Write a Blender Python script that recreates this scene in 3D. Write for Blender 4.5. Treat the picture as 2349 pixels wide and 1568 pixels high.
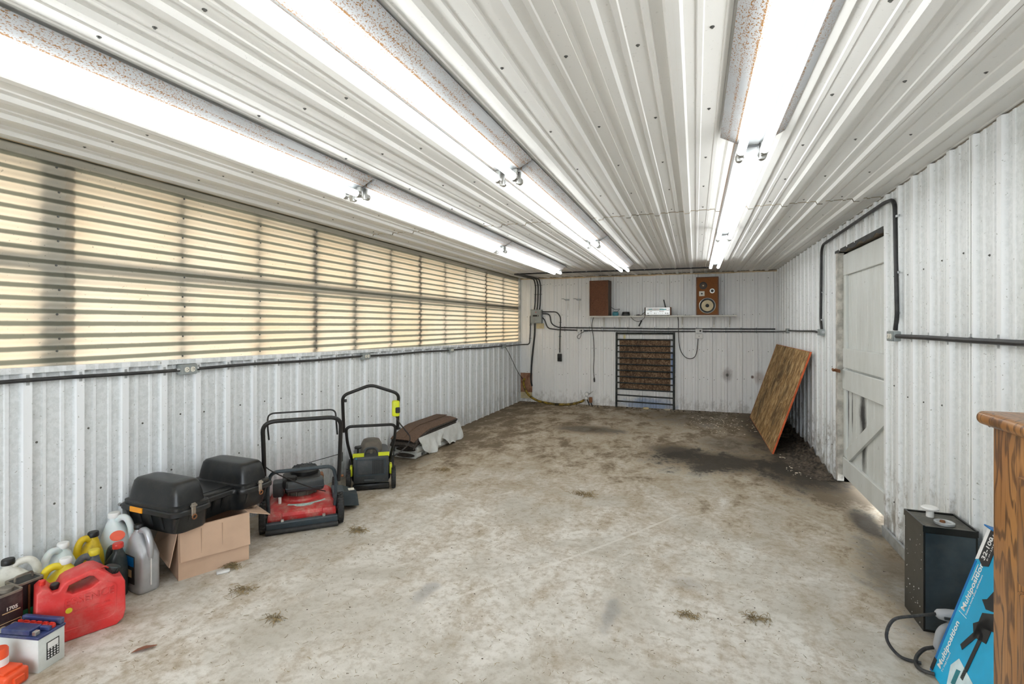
import bpy, bmesh, math, random
from math import sin, cos, pi, radians, atan2, sqrt
from mathutils import Vector, Matrix, Euler

for o in list(bpy.data.objects):
    bpy.data.objects.remove(o)
SC = bpy.context.scene
COL = SC.collection
RND = random.Random(7)

# ------------------------------------------------------------------ camera, world, exposure
cam_d = bpy.data.cameras.new('camera')
cam_d.sensor_width = 36.0
cam_d.lens = 1149.07 / 2349 * 36
cam_d.shift_y = -(784 - 746.54) / 2349
cam_d.clip_start = 0.05
cam = bpy.data.objects.new('camera', cam_d)
cam.location = (0, 0, 1.44)
cam.rotation_euler = (pi / 2, 0, 0.350617)
COL.objects.link(cam)
SC.camera = cam

W = bpy.data.worlds.new('overcast_sky')
SC.world = W
W.use_nodes = True
W.node_tree.nodes['Background'].inputs[0].default_value = (0.86, 0.93, 1.0, 1)
W.node_tree.nodes['Background'].inputs[1].default_value = 3.2

SC.view_settings.view_transform = 'Standard'
SC.view_settings.look = 'None'
SC.view_settings.gamma = 1
SC.view_settings.use_curve_mapping = False
SC.view_settings.exposure = 0.86
SC.cycles.use_denoising = True
SC.cycles.max_bounces = 7
SC.cycles.diffuse_bounces = 4
SC.cycles.glossy_bounces = 2
SC.cycles.transmission_bounces = 2
SC.cycles.adaptive_threshold = .14
SC.cycles.use_light_tree = False
SC.cycles.caustics_reflective = False
SC.cycles.caustics_refractive = False
TUBE_POWER = 4.0

XL, XR, YB, YF, ZC = -3.146, 1.239, 9.055, -2.6, 2.349
PITCH = 0.2286


def sill(y):
    return 1.229 - 0.0122 * (y - 1.42)


# ------------------------------------------------------------------ materials
class NB:
    def __init__(s, name):
        s.m = bpy.data.materials.new(name)
        s.m.use_nodes = True
        s.t = s.m.node_tree
        s.b = s.t.nodes['Principled BSDF']
        s.tc = s.t.nodes.new('ShaderNodeTexCoord')

    def n(s, kind, **kw):
        nd = s.t.nodes.new('ShaderNode' + kind)
        for k, v in kw.items():
            setattr(nd, k, v)
        return nd

    def l(s, a, b):
        s.t.links.new(a, b)

    def val(s, sock, v):
        if hasattr(v, 'is_output') or isinstance(v, bpy.types.NodeSocket):
            s.l(v, sock)
        else:
            sock.default_value = v

    def math(s, op, a, b=0.0, clamp=False):
        nd = s.n('Math', operation=op, use_clamp=clamp)
        s.val(nd.inputs[0], a)
        s.val(nd.inputs[1], b)
        return nd.outputs[0]

    def coord(s, scale=(1, 1, 1), rot=(0, 0, 0), loc=(0, 0, 0)):
        mp = s.n('Mapping')
        mp.inputs['Scale'].default_value = scale
        mp.inputs['Rotation'].default_value = rot
        mp.inputs['Location'].default_value = loc
        s.l(s.tc.outputs['Object'], mp.inputs['Vector'])
        return mp.outputs[0]

    def noise(s, scale, detail=4, rough=.55, stretch=(1, 1, 1), rot=(0, 0, 0), loc=(0, 0, 0), dist=0):
        nd = s.n('TexNoise')
        nd.inputs['Scale'].default_value = scale
        nd.inputs['Detail'].default_value = detail
        nd.inputs['Roughness'].default_value = rough
        nd.inputs['Distortion'].default_value = dist
        s.l(s.coord(stretch, rot, loc), nd.inputs['Vector'])
        return nd.outputs[0]

    def step(s, v, lo, hi):
        mr = s.n('MapRange', interpolation_type='SMOOTHSTEP')
        s.l(v, mr.inputs[0])
        mr.inputs[1].default_value = lo
        mr.inputs[2].default_value = hi
        return mr.outputs[0]

    def mix(s, f, a, b, mode='MIX'):
        nd = s.n('Mix', data_type='RGBA', blend_type=mode)
        s.val(nd.inputs[0], f)
        for i, c in ((6, a), (7, b)):
            if isinstance(c, tuple):
                nd.inputs[i].default_value = (*c[:3], 1)
            else:
                s.l(c, nd.inputs[i])
        return nd.outputs[2]

    def blob(s, c, r, scale=3.0, amt=.9, lo=.55, hi=1.05, seed=0):
        """1 inside an uneven stain of centre c and radii r (object space), 0 outside"""
        mp = s.n('VectorMath', operation='SUBTRACT')
        s.l(s.tc.outputs['Object'], mp.inputs[0])
        mp.inputs[1].default_value = c
        dv = s.n('VectorMath', operation='DIVIDE')
        s.l(mp.outputs[0], dv.inputs[0])
        dv.inputs[1].default_value = r
        ln = s.n('VectorMath', operation='LENGTH')
        s.l(dv.outputs[0], ln.inputs[0])
        if not hasattr(s, 'bn'):
            s.bn = s.noise(scale, 4, .65)
        nz = s.bn
        d = s.math('ADD', ln.outputs['Value'], s.math('MULTIPLY', s.math('SUBTRACT', nz, .5), amt * 2))
        return s.math('SUBTRACT', 1.0, s.step(d, lo, hi))

    def bump(s, h, strength=.3, dist=.005):
        nd = s.n('Bump')
        nd.inputs['Strength'].default_value = strength
        nd.inputs['Distance'].default_value = dist
        s.l(h, nd.inputs['Height'])
        s.l(nd.outputs[0], s.b.inputs['Normal'])

    def done(s, color=None, rough=.5, metal=0.0, **kw):
        if color is not None:
            if isinstance(color, tuple):
                s.b.inputs['Base Color'].default_value = (*color[:3], 1)
            else:
                s.l(color, s.b.inputs['Base Color'])
        s.val(s.b.inputs['Roughness'], rough)
        s.b.inputs['Metallic'].default_value = metal
        for k, v in kw.items():
            s.b.inputs[k.replace('_', ' ')].default_value = v
        return s.m


def plain(name, c, rough=.5, metal=0.0, vary=.25, scale=9.0, dust=0.0, dustc=(.42, .38, .31), bump=0.0, **kw):
    """painted or moulded surface: small tonal variation and an uneven film of dust"""
    b = NB(name)
    nz = b.noise(scale, 4)
    dark = tuple(x * (1 - vary) for x in c)
    lite = tuple(min(1, x * (1 + vary)) for x in c)
    col = b.mix(b.step(nz, .3, .7), dark, lite)
    if dust:
        d = b.step(b.noise(scale * 1.7, 6, .7, loc=(3, 5, 1)), .42, .78)
        col = b.mix(b.math('MULTIPLY', d, dust), col, dustc)
    if bump:
        b.bump(b.noise(scale * 14, 3), bump, .002)
    return b.done(col, rough, metal, **kw)


def sheet_white(name, c, grime=.3, blobs=(), low=None, axis='z', pan=None):
    b = NB(name)
    st = (1, 1, .18) if axis == 'z' else (1, .18, 1)
    streak = b.step(b.noise(5, 4, .65, st), .45, .75)
    col = b.mix(b.math('MULTIPLY', streak, grime * .55), c, tuple(x * .74 for x in c))
    if pan:      # light on the ribs put into the colour: pans mottled grey, crowns left bright
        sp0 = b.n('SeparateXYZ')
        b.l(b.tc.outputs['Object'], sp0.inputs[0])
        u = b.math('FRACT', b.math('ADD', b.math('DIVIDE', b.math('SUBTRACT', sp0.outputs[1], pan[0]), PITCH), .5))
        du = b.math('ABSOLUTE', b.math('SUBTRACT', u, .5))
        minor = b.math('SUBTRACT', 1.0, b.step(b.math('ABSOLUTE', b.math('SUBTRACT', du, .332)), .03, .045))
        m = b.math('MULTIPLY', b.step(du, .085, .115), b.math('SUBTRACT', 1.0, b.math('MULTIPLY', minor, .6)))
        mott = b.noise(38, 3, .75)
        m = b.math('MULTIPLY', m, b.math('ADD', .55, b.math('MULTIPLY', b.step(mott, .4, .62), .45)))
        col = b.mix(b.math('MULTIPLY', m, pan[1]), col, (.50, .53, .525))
    # fly specks and scuffs
    sp = b.step(b.noise(70, 2, .5), .69, .73)
    col = b.mix(b.math('MULTIPLY', sp, grime * 1.4, True), col, (.30, .30, .27))
    if low:      # splashed mud, ragged patches low on the sheets
        sep = b.n('SeparateXYZ')
        b.l(b.tc.outputs['Object'], sep.inputs[0])
        h = b.math('SUBTRACT', 1.0, b.step(sep.outputs[2], 0.0, low[0]))
        m = b.step(b.math('ADD', b.noise(14, 4, .75, (1, 1, .45), loc=(2, 2, 2)), b.math('MULTIPLY', h, .26)), .62, .88)
        col = b.mix(b.math('MULTIPLY', m, low[1]), col, (.22, .19, .15))
    for i, (cc, r, colr, k) in enumerate(blobs):
        col = b.mix(b.math('MULTIPLY', b.blob(cc, r, 9, .5, .3, 1.1, i), k), col, colr)
    return b.done(col, .42, 0.0, Specular_IOR_Level=.45)


def osb(name, c1, c2, c3, scale=1.0, dark=.0, vertical=True):
    b = NB(name)
    wv = b.n('TexNoise')
    wv.inputs['Scale'].default_value = 5
    wv.inputs['Detail'].default_value = 2
    cols = []
    for ang, loc in ((.6, 0), (-.8, 7.3)):
        v = b.n('TexVoronoi')
        v.inputs['Scale'].default_value = 21 * scale
        mp = b.coord((1, 1.6, .62), (0, 0, 0), (loc, loc, loc))
        rt = b.n('VectorRotate', rotation_type='X_AXIS')
        rt.inputs['Angle'].default_value = ang
        b.l(mp, rt.inputs['Vector'])
        ad = b.mix(.10, rt.outputs[0], wv.outputs['Color'], 'ADD')
        b.l(ad, v.inputs['Vector'])
        sp = b.n('SeparateColor')
        b.l(v.outputs['Color'], sp.inputs[0])
        cols.append(sp)
    pick = b.step(cols[1].outputs[2], .45, .5)
    a = b.math('ADD', b.math('MULTIPLY', cols[0].outputs[0], b.math('SUBTRACT', 1.0, pick)), b.math('MULTIPLY', cols[1].outputs[0], pick))
    col = b.mix(b.step(a, .15, .6), c1, c2)
    col = b.mix(b.step(a, .62, .95), col, c3)
    st = b.noise(2.6, 7, .72, (1, 1, .7), dist=.6)
    col = b.mix(b.math('MULTIPLY', b.step(st, .47, .66), dark), col, tuple(x * .22 for x in c1))
    fine = b.noise(55, 4, .7, (1, 1, .7), dist=.8)
    col = b.mix(b.math('MULTIPLY', b.step(fine, .53, .68), .6), col, tuple(x * .5 for x in c1))
    b.bump(a, .3, .003)
    return b.done(col, .8)


def rust_white(name):
    b = NB(name)
    sep = b.n('SeparateXYZ')
    b.l(b.tc.outputs['Object'], sep.inputs[0])
    ax = b.math('ABSOLUTE', sep.outputs[0])
    col = b.mix(b.step(b.noise(7, 4, .6, (1, .2, 1)), .4, .7), (.40, .41, .42), (.33, .34, .35))
    fine = b.noise(240, 2, .55, (1, .6, 1))
    patch = b.step(b.noise(5, 5, .7, (1, .4, 1), loc=(4, 1, 0)), .36, .58)
    sp = b.math('MULTIPLY', b.step(fine, .555, .60), patch)
    fold = b.math('SUBTRACT', 1.0, b.step(b.math('ABSOLUTE', b.math('SUBTRACT', ax, .068)), .001, .006))
    fold = b.math('MULTIPLY', fold, b.step(fine, .40, .50))
    mid = b.math('SUBTRACT', 1.0, b.step(b.math('ABSOLUTE', b.math('SUBTRACT', ax, .102)), .001, .008))
    mid = b.math('MULTIPLY', mid, b.step(fine, .47, .56))
    m = b.math('MAXIMUM', sp, b.math('MAXIMUM', fold, mid))
    col = b.mix(m, col, (.23, .10, .012))
    return b.done(col, .6)


def oak(name):
    b = NB(name)
    sep = b.n('SeparateXYZ')
    b.l(b.tc.outputs['Object'], sep.inputs[0])
    wob = b.noise(1.0, 3, .5, (2.5, 6.0, 1.3), loc=(.3, .7, .2))
    ph = b.math('ADD', b.math('MULTIPLY', b.math('ADD', sep.outputs[1], sep.outputs[0]), 150.0), b.math('MULTIPLY', wob, 95.0))
    ring = b.math('MULTIPLY', b.math('ADD', b.math('SINE', ph), 1.0), .5)
    tone = b.noise(1.5, 3, .5, (3, 6, .6))
    base = b.mix(b.step(tone, .3, .7), (.33, .14, .038), (.45, .215, .066))
    pore = b.noise(170, 3, .65, (1, 1, .05))
    line = b.math('MULTIPLY', b.step(ring, .60, .97), b.step(pore, .32, .50))
    col = b.mix(b.math('MULTIPLY', line, .78), base, (.055, .018, .005))
    col = b.mix(b.math('MULTIPLY', b.step(b.noise(150, 2, .5, (1, 1, .03)), .56, .66), .55), col, (.14, .05, .012))
    return b.done(col, .38, Coat_Weight=.25, Coat_Roughness=.2)


def concrete():
    b = NB('dirty_concrete')
    sep = b.n('SeparateXYZ')
    b.l(b.tc.outputs['Object'], sep.inputs[0])
    X, Y = sep.outputs[0], sep.outputs[1]
    n1 = b.noise(1.1, 5, .66, dist=.5)
    n2 = b.noise(4.2, 9, .72, (1, .62, 1), (0, 0, .75), (3, 1, 0), .35)
    n3 = b.noise(21, 5, .72, loc=(5, 2, 0))
    j1, j2, j3 = (b.math('SUBTRACT', n, .5) for n in (n1, n2, n3))
    col = b.mix(b.step(n1, .38, .60), (.52, .49, .43), (.74, .715, .665))
    col = b.mix(b.math('MULTIPLY', b.step(n3, .44, .66), .42), col, (.35, .305, .24))
    # mud tracked in: heavier toward the far end and along the side walls
    back = b.math('SUBTRACT', b.math('MULTIPLY', b.step(Y, 2.2, 6.0), .70), .16)
    left = b.math('MAXIMUM', b.math('MULTIPLY', b.math('SUBTRACT', -1.9, X), .34), 0.0)
    right = b.math('MAXIMUM', b.math('MULTIPLY', b.math('SUBTRACT', X, .45), .6), 0.0)
    g = b.math('ADD', b.math('ADD', back, left), right)
    g = b.math('ADD', g, b.math('ADD', b.math('MULTIPLY', j2, 2.5), b.math('ADD', b.math('MULTIPLY', j1, 1.5), b.math('MULTIPLY', j3, .8))))
    col = b.mix(b.math('MULTIPLY', b.step(g, -.30, .62), .78), col, (.35, .275, .18))
    col = b.mix(b.math('MULTIPLY', b.step(g, .40, .95), .85), col, (.135, .098, .06))
    jj = b.math('ADD', b.math('MULTIPLY', j2, 2.8), b.math('ADD', b.math('MULTIPLY', j3, 1.0), b.math('MULTIPLY', j1, .8)))

    def stain(cx, cy, rx, ry, k, c, lo=.45, hi=1.15):
        dx = b.math('DIVIDE', b.math('SUBTRACT', X, cx), rx)
        dy = b.math('DIVIDE', b.math('SUBTRACT', Y, cy), ry)
        d = b.math('SQRT', b.math('ADD', b.math('MULTIPLY', dx, dx), b.math('MULTIPLY', dy, dy)))
        m = b.math('SUBTRACT', 1.0, b.step(b.math('ADD', d, jj), lo, hi))
        return b.mix(b.math('MULTIPLY', m, k), col, c)
    blk = (.05, .043, .035)
    for a in ((.25, 5.75, .80, .50, .95), (.98, 5.65, .45, .8, .92), (-.2, 6.05, .34, .38, .85), (-1.4, 6.9, .5, .28, .7), (.45, 6.6, .45, .5, .5),
              (1.16, 4.3, .10, .3, .85), (.95, 7.4, .35, 1.6, .85), (.3, 8.4, 1.1, .8, .45), (1.1, 3.3, .22, .7, .55), (-3.0, 4.5, .3, .6, .55)):
        col = stain(*a, blk)
    for a in ((-1.37, 2.39, .05, .14, .5), (-.40, 2.52, .045, .16, .5), (-.05, 2.95, .10, .10, .35)):
        col = stain(*a, (.22, .22, .22), .3, 1.3)
    # long pale scrape arcing over the near floor
    lx = b.math('ADD', b.math('MULTIPLY', X, .835), b.math('MULTIPLY', Y, -.55))
    lx = b.math('ADD', lx, b.math('MULTIPLY', b.math('MULTIPLY', b.math('SUBTRACT', Y, 3.2), b.math('SUBTRACT', Y, 3.2)), .05))
    sc = b.math('SUBTRACT', 1.0, b.step(b.math('ABSOLUTE', b.math('ADD', lx, 2.28)), .004, .016))
    inr = b.math('MULTIPLY', b.step(Y, 2.2, 2.5), b.math('SUBTRACT', 1.0, b.step(Y, 3.8, 4.2)))
    col = b.mix(b.math('MULTIPLY', b.math('MULTIPLY', sc, inr), .42), col, (.80, .78, .73))
    cr = b.step(b.noise(55, 3, .6), .665, .71)
    col = b.mix(b.math('MULTIPLY', cr, .8), col, (.12, .095, .065))
    b.bump(b.math('ADD', n3, b.math('MULTIPLY', cr, .5)), .4, .008)
    return b.done(col, .85, Specular_IOR_Level=.2)


def fibreglass(name, seed):
    b = NB(name)
    t = b.t
    sep = b.n('SeparateXYZ')
    b.l(b.tc.outputs['Object'], sep.inputs[0])
    ph = b.math('FRACT', b.math('MULTIPLY', sep.outputs[2], 1 / .0645))
    off = b.math('ABSOLUTE', b.math('SUBTRACT', ph, .5))
    nz = b.noise(22, 6, .7, (1, .35, 1), loc=(seed, 0, 0))
    ledge = b.math('SUBTRACT', 1.0, b.step(b.math('ADD', off, b.math('MULTIPLY', b.math('SUBTRACT', nz, .5), .10)), .13, .265))
    spk = b.step(b.noise(60, 3, .6), .66, .72)
    big = b.step(b.noise(.8, 4, .6, loc=(seed, 2, 0)), .3, .7)
    trans = b.mix(big, (.58, .40, .225), (.62, .475, .32))
    refl = b.mix(big, (.66, .63, .53), (.70, .68, .60))
    dust = b.math('MULTIPLY', ledge, .93)
    trans = b.mix(dust, trans, (.10, .10, .07))
    refl = b.mix(dust, refl, (.19, .19, .145))
    trans = b.mix(b.math('MULTIPLY', spk, .6), trans, (.12, .1, .07))
    refl = b.mix(b.math('MULTIPLY', spk, .5), refl, (.12, .11, .08))
    df = b.n('BsdfDiffuse')
    tr = b.n('BsdfTranslucent')
    gl = b.n('BsdfGlossy')
    gl.inputs['Roughness'].default_value = .45
    ad = b.n('MixShader')
    ad.inputs[0].default_value = .42
    b.l(refl, df.inputs[0])
    b.l(trans, tr.inputs[0])
    b.l(df.outputs[0], ad.inputs[1])
    b.l(tr.outputs[0], ad.inputs[2])
    m2 = b.n('MixShader')
    m2.inputs[0].default_value = .03
    b.l(ad.outputs[0], m2.inputs[1])
    b.l(gl.outputs[0], m2.inputs[2])
    b.l(m2.outputs[0], t.nodes['Material Output'].inputs[0])
    return b.m


def tube_light():
    b = NB('fluorescent_tube')
    b.b.inputs['Emission Color'].default_value = (.97, 1.0, 1.0, 1)
    b.b.inputs['Emission Strength'].default_value = TUBE_POWER
    return b.done((.95, .95, .95), .4)


def door_paint(clean=False):
    b = NB('flaking_door_paint' if clean else 'sooty_flaking_door_paint')
    col = b.mix(b.step(b.noise(4, 6, .65, (1, 1, .3)), .35, .75), (.70, .72, .70), (.60, .61, .58))
    fl = b.step(b.noise(26, 5, .7, (1, 1, .35)), .68, .72)
    col = b.mix(b.math('MULTIPLY', fl, .8), col, (.25, .21, .17))
    for c, r in () if clean else (((XR, 4.86, .72), (9, .095, .27)), ((XR, 4.83, .45), (9, .075, .25)), ((XR, 5.27, .72), (9, .025, .26)), ((XR, 5.15, .70), (9, .018, .2))):
        col = b.mix(b.math('MULTIPLY', b.blob(c, r, 9, .55, .2, 1.3), .97), col, (.02, .02, .02))
    return b.done(col, .6)


M = {}
M['ceil'] = sheet_white('white_ceiling_steel', (.84, .83, .80), .15, axis='y')
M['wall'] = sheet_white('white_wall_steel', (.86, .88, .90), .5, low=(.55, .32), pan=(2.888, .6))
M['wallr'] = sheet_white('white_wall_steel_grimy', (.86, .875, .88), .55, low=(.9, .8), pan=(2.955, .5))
M['wallb'] = sheet_white('white_wall_steel_stained', (.90, .905, .90), .2, low=(.4, .4), blobs=(
    ((.50, YB, .62), (.10, 9, .13), (.40, .37, .36), .8), ((.50, YB, .62), (.03, 9, .035), (.06, .05, .04), .9), ((.88, YB, .60), (.03, 9, .035), (.12, .04, .02), .9),
    ((.98, YB, .60), (.10, 9, .14), (.45, .36, .30), .6), ((-.36, YB, .75), (.045, 9, .42), (.10, .26, .62), .8),
    ((-.75, YB, .06), (.55, 9, .16), (.16, .28, .52), .7), ((-1.18, YB, 1.24), (.03, 9, .06), (.65, .55, .08), .7)))
M['backing'] = plain('plywood_backing', (.35, .30, .24), .9)
M['lumber'] = plain('weathered_framing_lumber', (.42, .43, .41), .9)
M['lumberdk'] = plain('dark_framing_lumber', (.10, .10, .085), .9)
M['gravel'] = plain('outdoor_gravel', (.72, .70, .66), .95, scale=3)
M['screw'] = plain('dull_screw_metal', (.13, .13, .12), .45, .4)
M['floor'] = concrete()
M['rust'] = rust_white('rust_speckled_enamel')
M['tube'] = tube_light()
M['enamel'] = plain('white_enamel', (.78, .80, .81), .4, vary=.06)
M['dullenamel'] = plain('dull_grey_enamel', (.30, .32, .33), .5, vary=.06)
M['chrome'] = plain('worn_metal', (.52, .52, .50), .35, .8)
M['rustchrome'] = plain('rust_spotted_chrome', (.36, .32, .27), .4, .6, vary=.3, dust=.5, dustc=(.22, .09, .035))
M['galv'] = plain('galvanised_steel', (.48, .50, .51), .45, .6)
M['grey'] = plain('grey_steel_enamel', (.30, .33, .33), .5, .2, vary=.12, dust=.25)
M['cable'] = plain('black_armoured_cable', (.018, .018, .02), .42, dust=.25, dustc=(.16, .15, .13))
M['cord'] = plain('black_rubber_cord', (.022, .022, .024), .55, dust=.2)
M['ivory'] = plain('ivory_plastic', (.80, .77, .68), .4, vary=.08)
M['white'] = plain('white_plastic', (.82, .82, .80), .4, vary=.06)
M['darkslot'] = plain('dark_recess', (.015, .015, .015), .7)
M['pine'] = plain('pale_pine', (.66, .52, .33), .7, scale=5)
M['yellowwood'] = plain('yellowed_plywood', (.62, .53, .32), .8, scale=6)
M['redosb'] = osb('reddish_strand_board', (.30, .15, .085), (.40, .22, .13), (.22, .10, .055), 1.0)
M['osb'] = osb('tan_strand_board', (.22, .115, .035), (.44, .265, .10), (.60, .42, .21), 1.0, .7)
M['osbdark'] = osb('weathered_strand_board', (.10, .055, .03), (.21, .125, .07), (.34, .225, .135), 3.6, .6)
M['orangeedge'] = plain('orange_edge_paint', (.62, .115, .03), .6)
M['barsteel'] = plain('dark_bar_steel', (.022, .028, .030), .45, .4, dust=.15)
M['walnut'] = plain('walnut_veneer', (.16, .062, .026), .5, scale=4, vary=.35)
M['walnutdk'] = plain('dark_walnut_side', (.075, .04, .022), .55, scale=4)
M['grille'] = plain('brown_speaker_cloth', (.17, .075, .042), .9, scale=160, vary=.6)
M['baffle'] = plain('brown_particle_baffle', (.25, .085, .014), .7, scale=170, vary=.55)
M['black'] = plain('matt_black', (.009, .009, .0095), .45)
M['cone'] = plain('cream_paper_cone', (.72, .62, .42), .8, vary=.08)
M['silver'] = plain('brushed_silver', (.80, .80, .78), .3, .35, vary=.05)
M['dial'] = plain('blue_dial_glass', (.22, .60, .62), .2, vary=.5, scale=60)
M['teal'] = plain('teal_plastic', (.02, .22, .27), .4)
M['shelf'] = plain('white_shelf_board', (.74, .73, .68), .5, vary=.08)
M['hose'] = plain('yellow_and_black_hose', (.20, .13, .015), .5, scale=14, vary=.95)
M['brass'] = plain('rusty_brass', (.22, .09, .035), .6, .3)
M['door'] = door_paint(True)
M['doorplank'] = door_paint()
M['jamb'] = plain('dirty_jamb_paint', (.52, .50, .45), .7, vary=.3, dust=.5, scale=12, dustc=(.16, .12, .09))
M['rubber'] = plain('black_rubber', (.013, .0135, .014), .6, dust=.18, dustc=(.2, .18, .15))
M['blackplastic'] = plain('black_moulded_plastic', (.011, .0125, .014), .34, vary=.15, dust=.16, dustc=(.14, .12, .09), bump=.12)
M['charcoal'] = plain('charcoal_plastic', (.042, .048, .052), .45, vary=.15, dust=.2, dustc=(.2, .18, .15))
M['bluegrey'] = plain('blue_grey_plastic', (.03, .045, .056), .42, vary=.15, dust=.2, dustc=(.2, .2, .19))
M['amber'] = plain('amber_reflector', (.95, .36, .01), .25, vary=.08)
M['cardboard'] = plain('brown_cardboard', (.56, .385, .27), .85, vary=.07, scale=5)
M['cardin'] = plain('cardboard_inside', (.42, .30, .215), .9, vary=.08)
M['redpaint'] = plain('dusty_red_deck', (.56, .035, .035), .42, scale=7, vary=.2, dust=.75, dustc=(.50, .42, .33))
M['enginegrey'] = plain('greasy_engine_casting', (.13, .115, .095), .65, .3, dust=.4, dustc=(.26, .23, .18))
M['sticker'] = plain('pale_green_sticker', (.42, .56, .52), .5, vary=.25, scale=40)
M['lime'] = plain('lime_yellow_plastic', (.66, .72, .015), .4, vary=.1, dust=.08)
M['shingle'] = plain('brown_asphalt_shingle', (.135, .082, .054), .95, vary=.3, scale=90, bump=.4)
M['shingledk'] = plain('dark_asphalt_edge', (.055, .045, .038), .95, vary=.4, scale=50)
M['wrap'] = plain('white_plastic_wrap', (.70, .72, .70), .35, vary=.12, dust=.25)
M['ink'] = plain('black_print', (.02, .02, .022), .6, vary=.05)
M['redcan'] = plain('faded_red_fuel_plastic', (.70, .040, .040), .45, scale=6, vary=.12, dust=.5, dustc=(.70, .27, .24), bump=.08)
M['redcap'] = plain('red_plastic_cap', (.72, .04, .025), .4, dust=.2)
M['orangered'] = plain('orange_red_plastic', (.85, .095, .025), .4, vary=.1)
M['battery'] = plain('milky_battery_case', (.70, .74, .72), .45, vary=.08, scale=5, dust=.3, dustc=(.45, .42, .35))
M['navy'] = plain('dusty_navy_plastic', (.03, .045, .16), .45, vary=.25, dust=.3, dustc=(.30, .31, .32))
M['darkcan'] = plain('brown_black_tin', (.032, .017, .018), .45, vary=.3, dust=.15)
M['tintop'] = plain('rusty_tin_lid', (.22, .195, .16), .55, .4, vary=.4, dust=.5)
M['greentin'] = plain('green_printed_tin', (.01, .22, .09), .4)
M['gold'] = plain('gold_print', (.68, .48, .25), .5, vary=.1)
M['yellowjug'] = plain('yellow_jug_plastic', (.83, .66, .02), .42, vary=.1, scale=5, dust=.15)
M['dirtyyellow'] = plain('grimy_yellow_plastic', (.72, .50, .015), .45, vary=.2, dust=.5, dustc=(.12, .09, .05))
M['whitejug'] = plain('grimy_white_plastic', (.76, .75, .68), .45, vary=.08, dust=.45, dustc=(.33, .31, .26))
M['clearjug'] = plain('milky_clear_plastic', (.68, .74, .74), .35, vary=.08, dust=.15, Subsurface_Weight=.2)
M['bluefluid'] = plain('pale_blue_fluid', (.45, .72, .78), .35, vary=.08)
M['slatejug'] = plain('slate_jug_plastic', (.085, .10, .125), .42, vary=.25, dust=.3)
M['blackjug'] = plain('black_jug_plastic', (.025, .035, .036), .35, vary=.2, dust=.15)
M['silverjug'] = plain('silver_grey_plastic', (.46, .475, .50), .33, .35, vary=.12, dust=.15)
M['tank'] = plain('scuffed_black_tank_paint', (.010, .0105, .0095), .28, vary=.3, dust=.15, dustc=(.12, .11, .09))
M['tanktop'] = plain('dusty_tank_top', (.10, .098, .085), .7, vary=.3, dust=.5)
M['tankfront'] = plain('bare_steel_tank_front', (.075, .10, .118), .3, .6, vary=.4, scale=3, dust=.1)
M['toolgrey'] = plain('grey_tool_housing', (.40, .41, .43), .45, vary=.1, dust=.2)
M['cyan'] = plain('bright_blue_print', (.015, .42, .73), .4, vary=.15, scale=3)
M['deepblue'] = plain('deep_blue_print', (.0, .16, .48), .4, vary=.1)
M['paper'] = plain('white_print', (.85, .85, .84), .5, vary=.03)
M['oak'] = oak('varnished_red_oak')
M['soil'] = plain('dark_crumbly_soil', (.075, .058, .043), .95, vary=.7, scale=30, bump=.5)
M['straw'] = plain('dry_straw', (.27, .20, .10), .9, vary=.4, scale=20)
M['leaf'] = plain('dead_leaf', (.25, .10, .06), .8)
M['chip'] = plain('pale_wood_chips', (.74, .66, .52), .9, vary=.2)
M['stone'] = plain('pale_stone', (.60, .60, .58), .8)
M['skyblue'] = plain('pale_picture_print', (.62, .76, .80), .5, vary=.25, scale=6)


# ------------------------------------------------------------------ mesh helpers
def link(o, parent=None):
    COL.objects.link(o)
    if parent is not None:
        o.parent = parent
    return o


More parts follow.
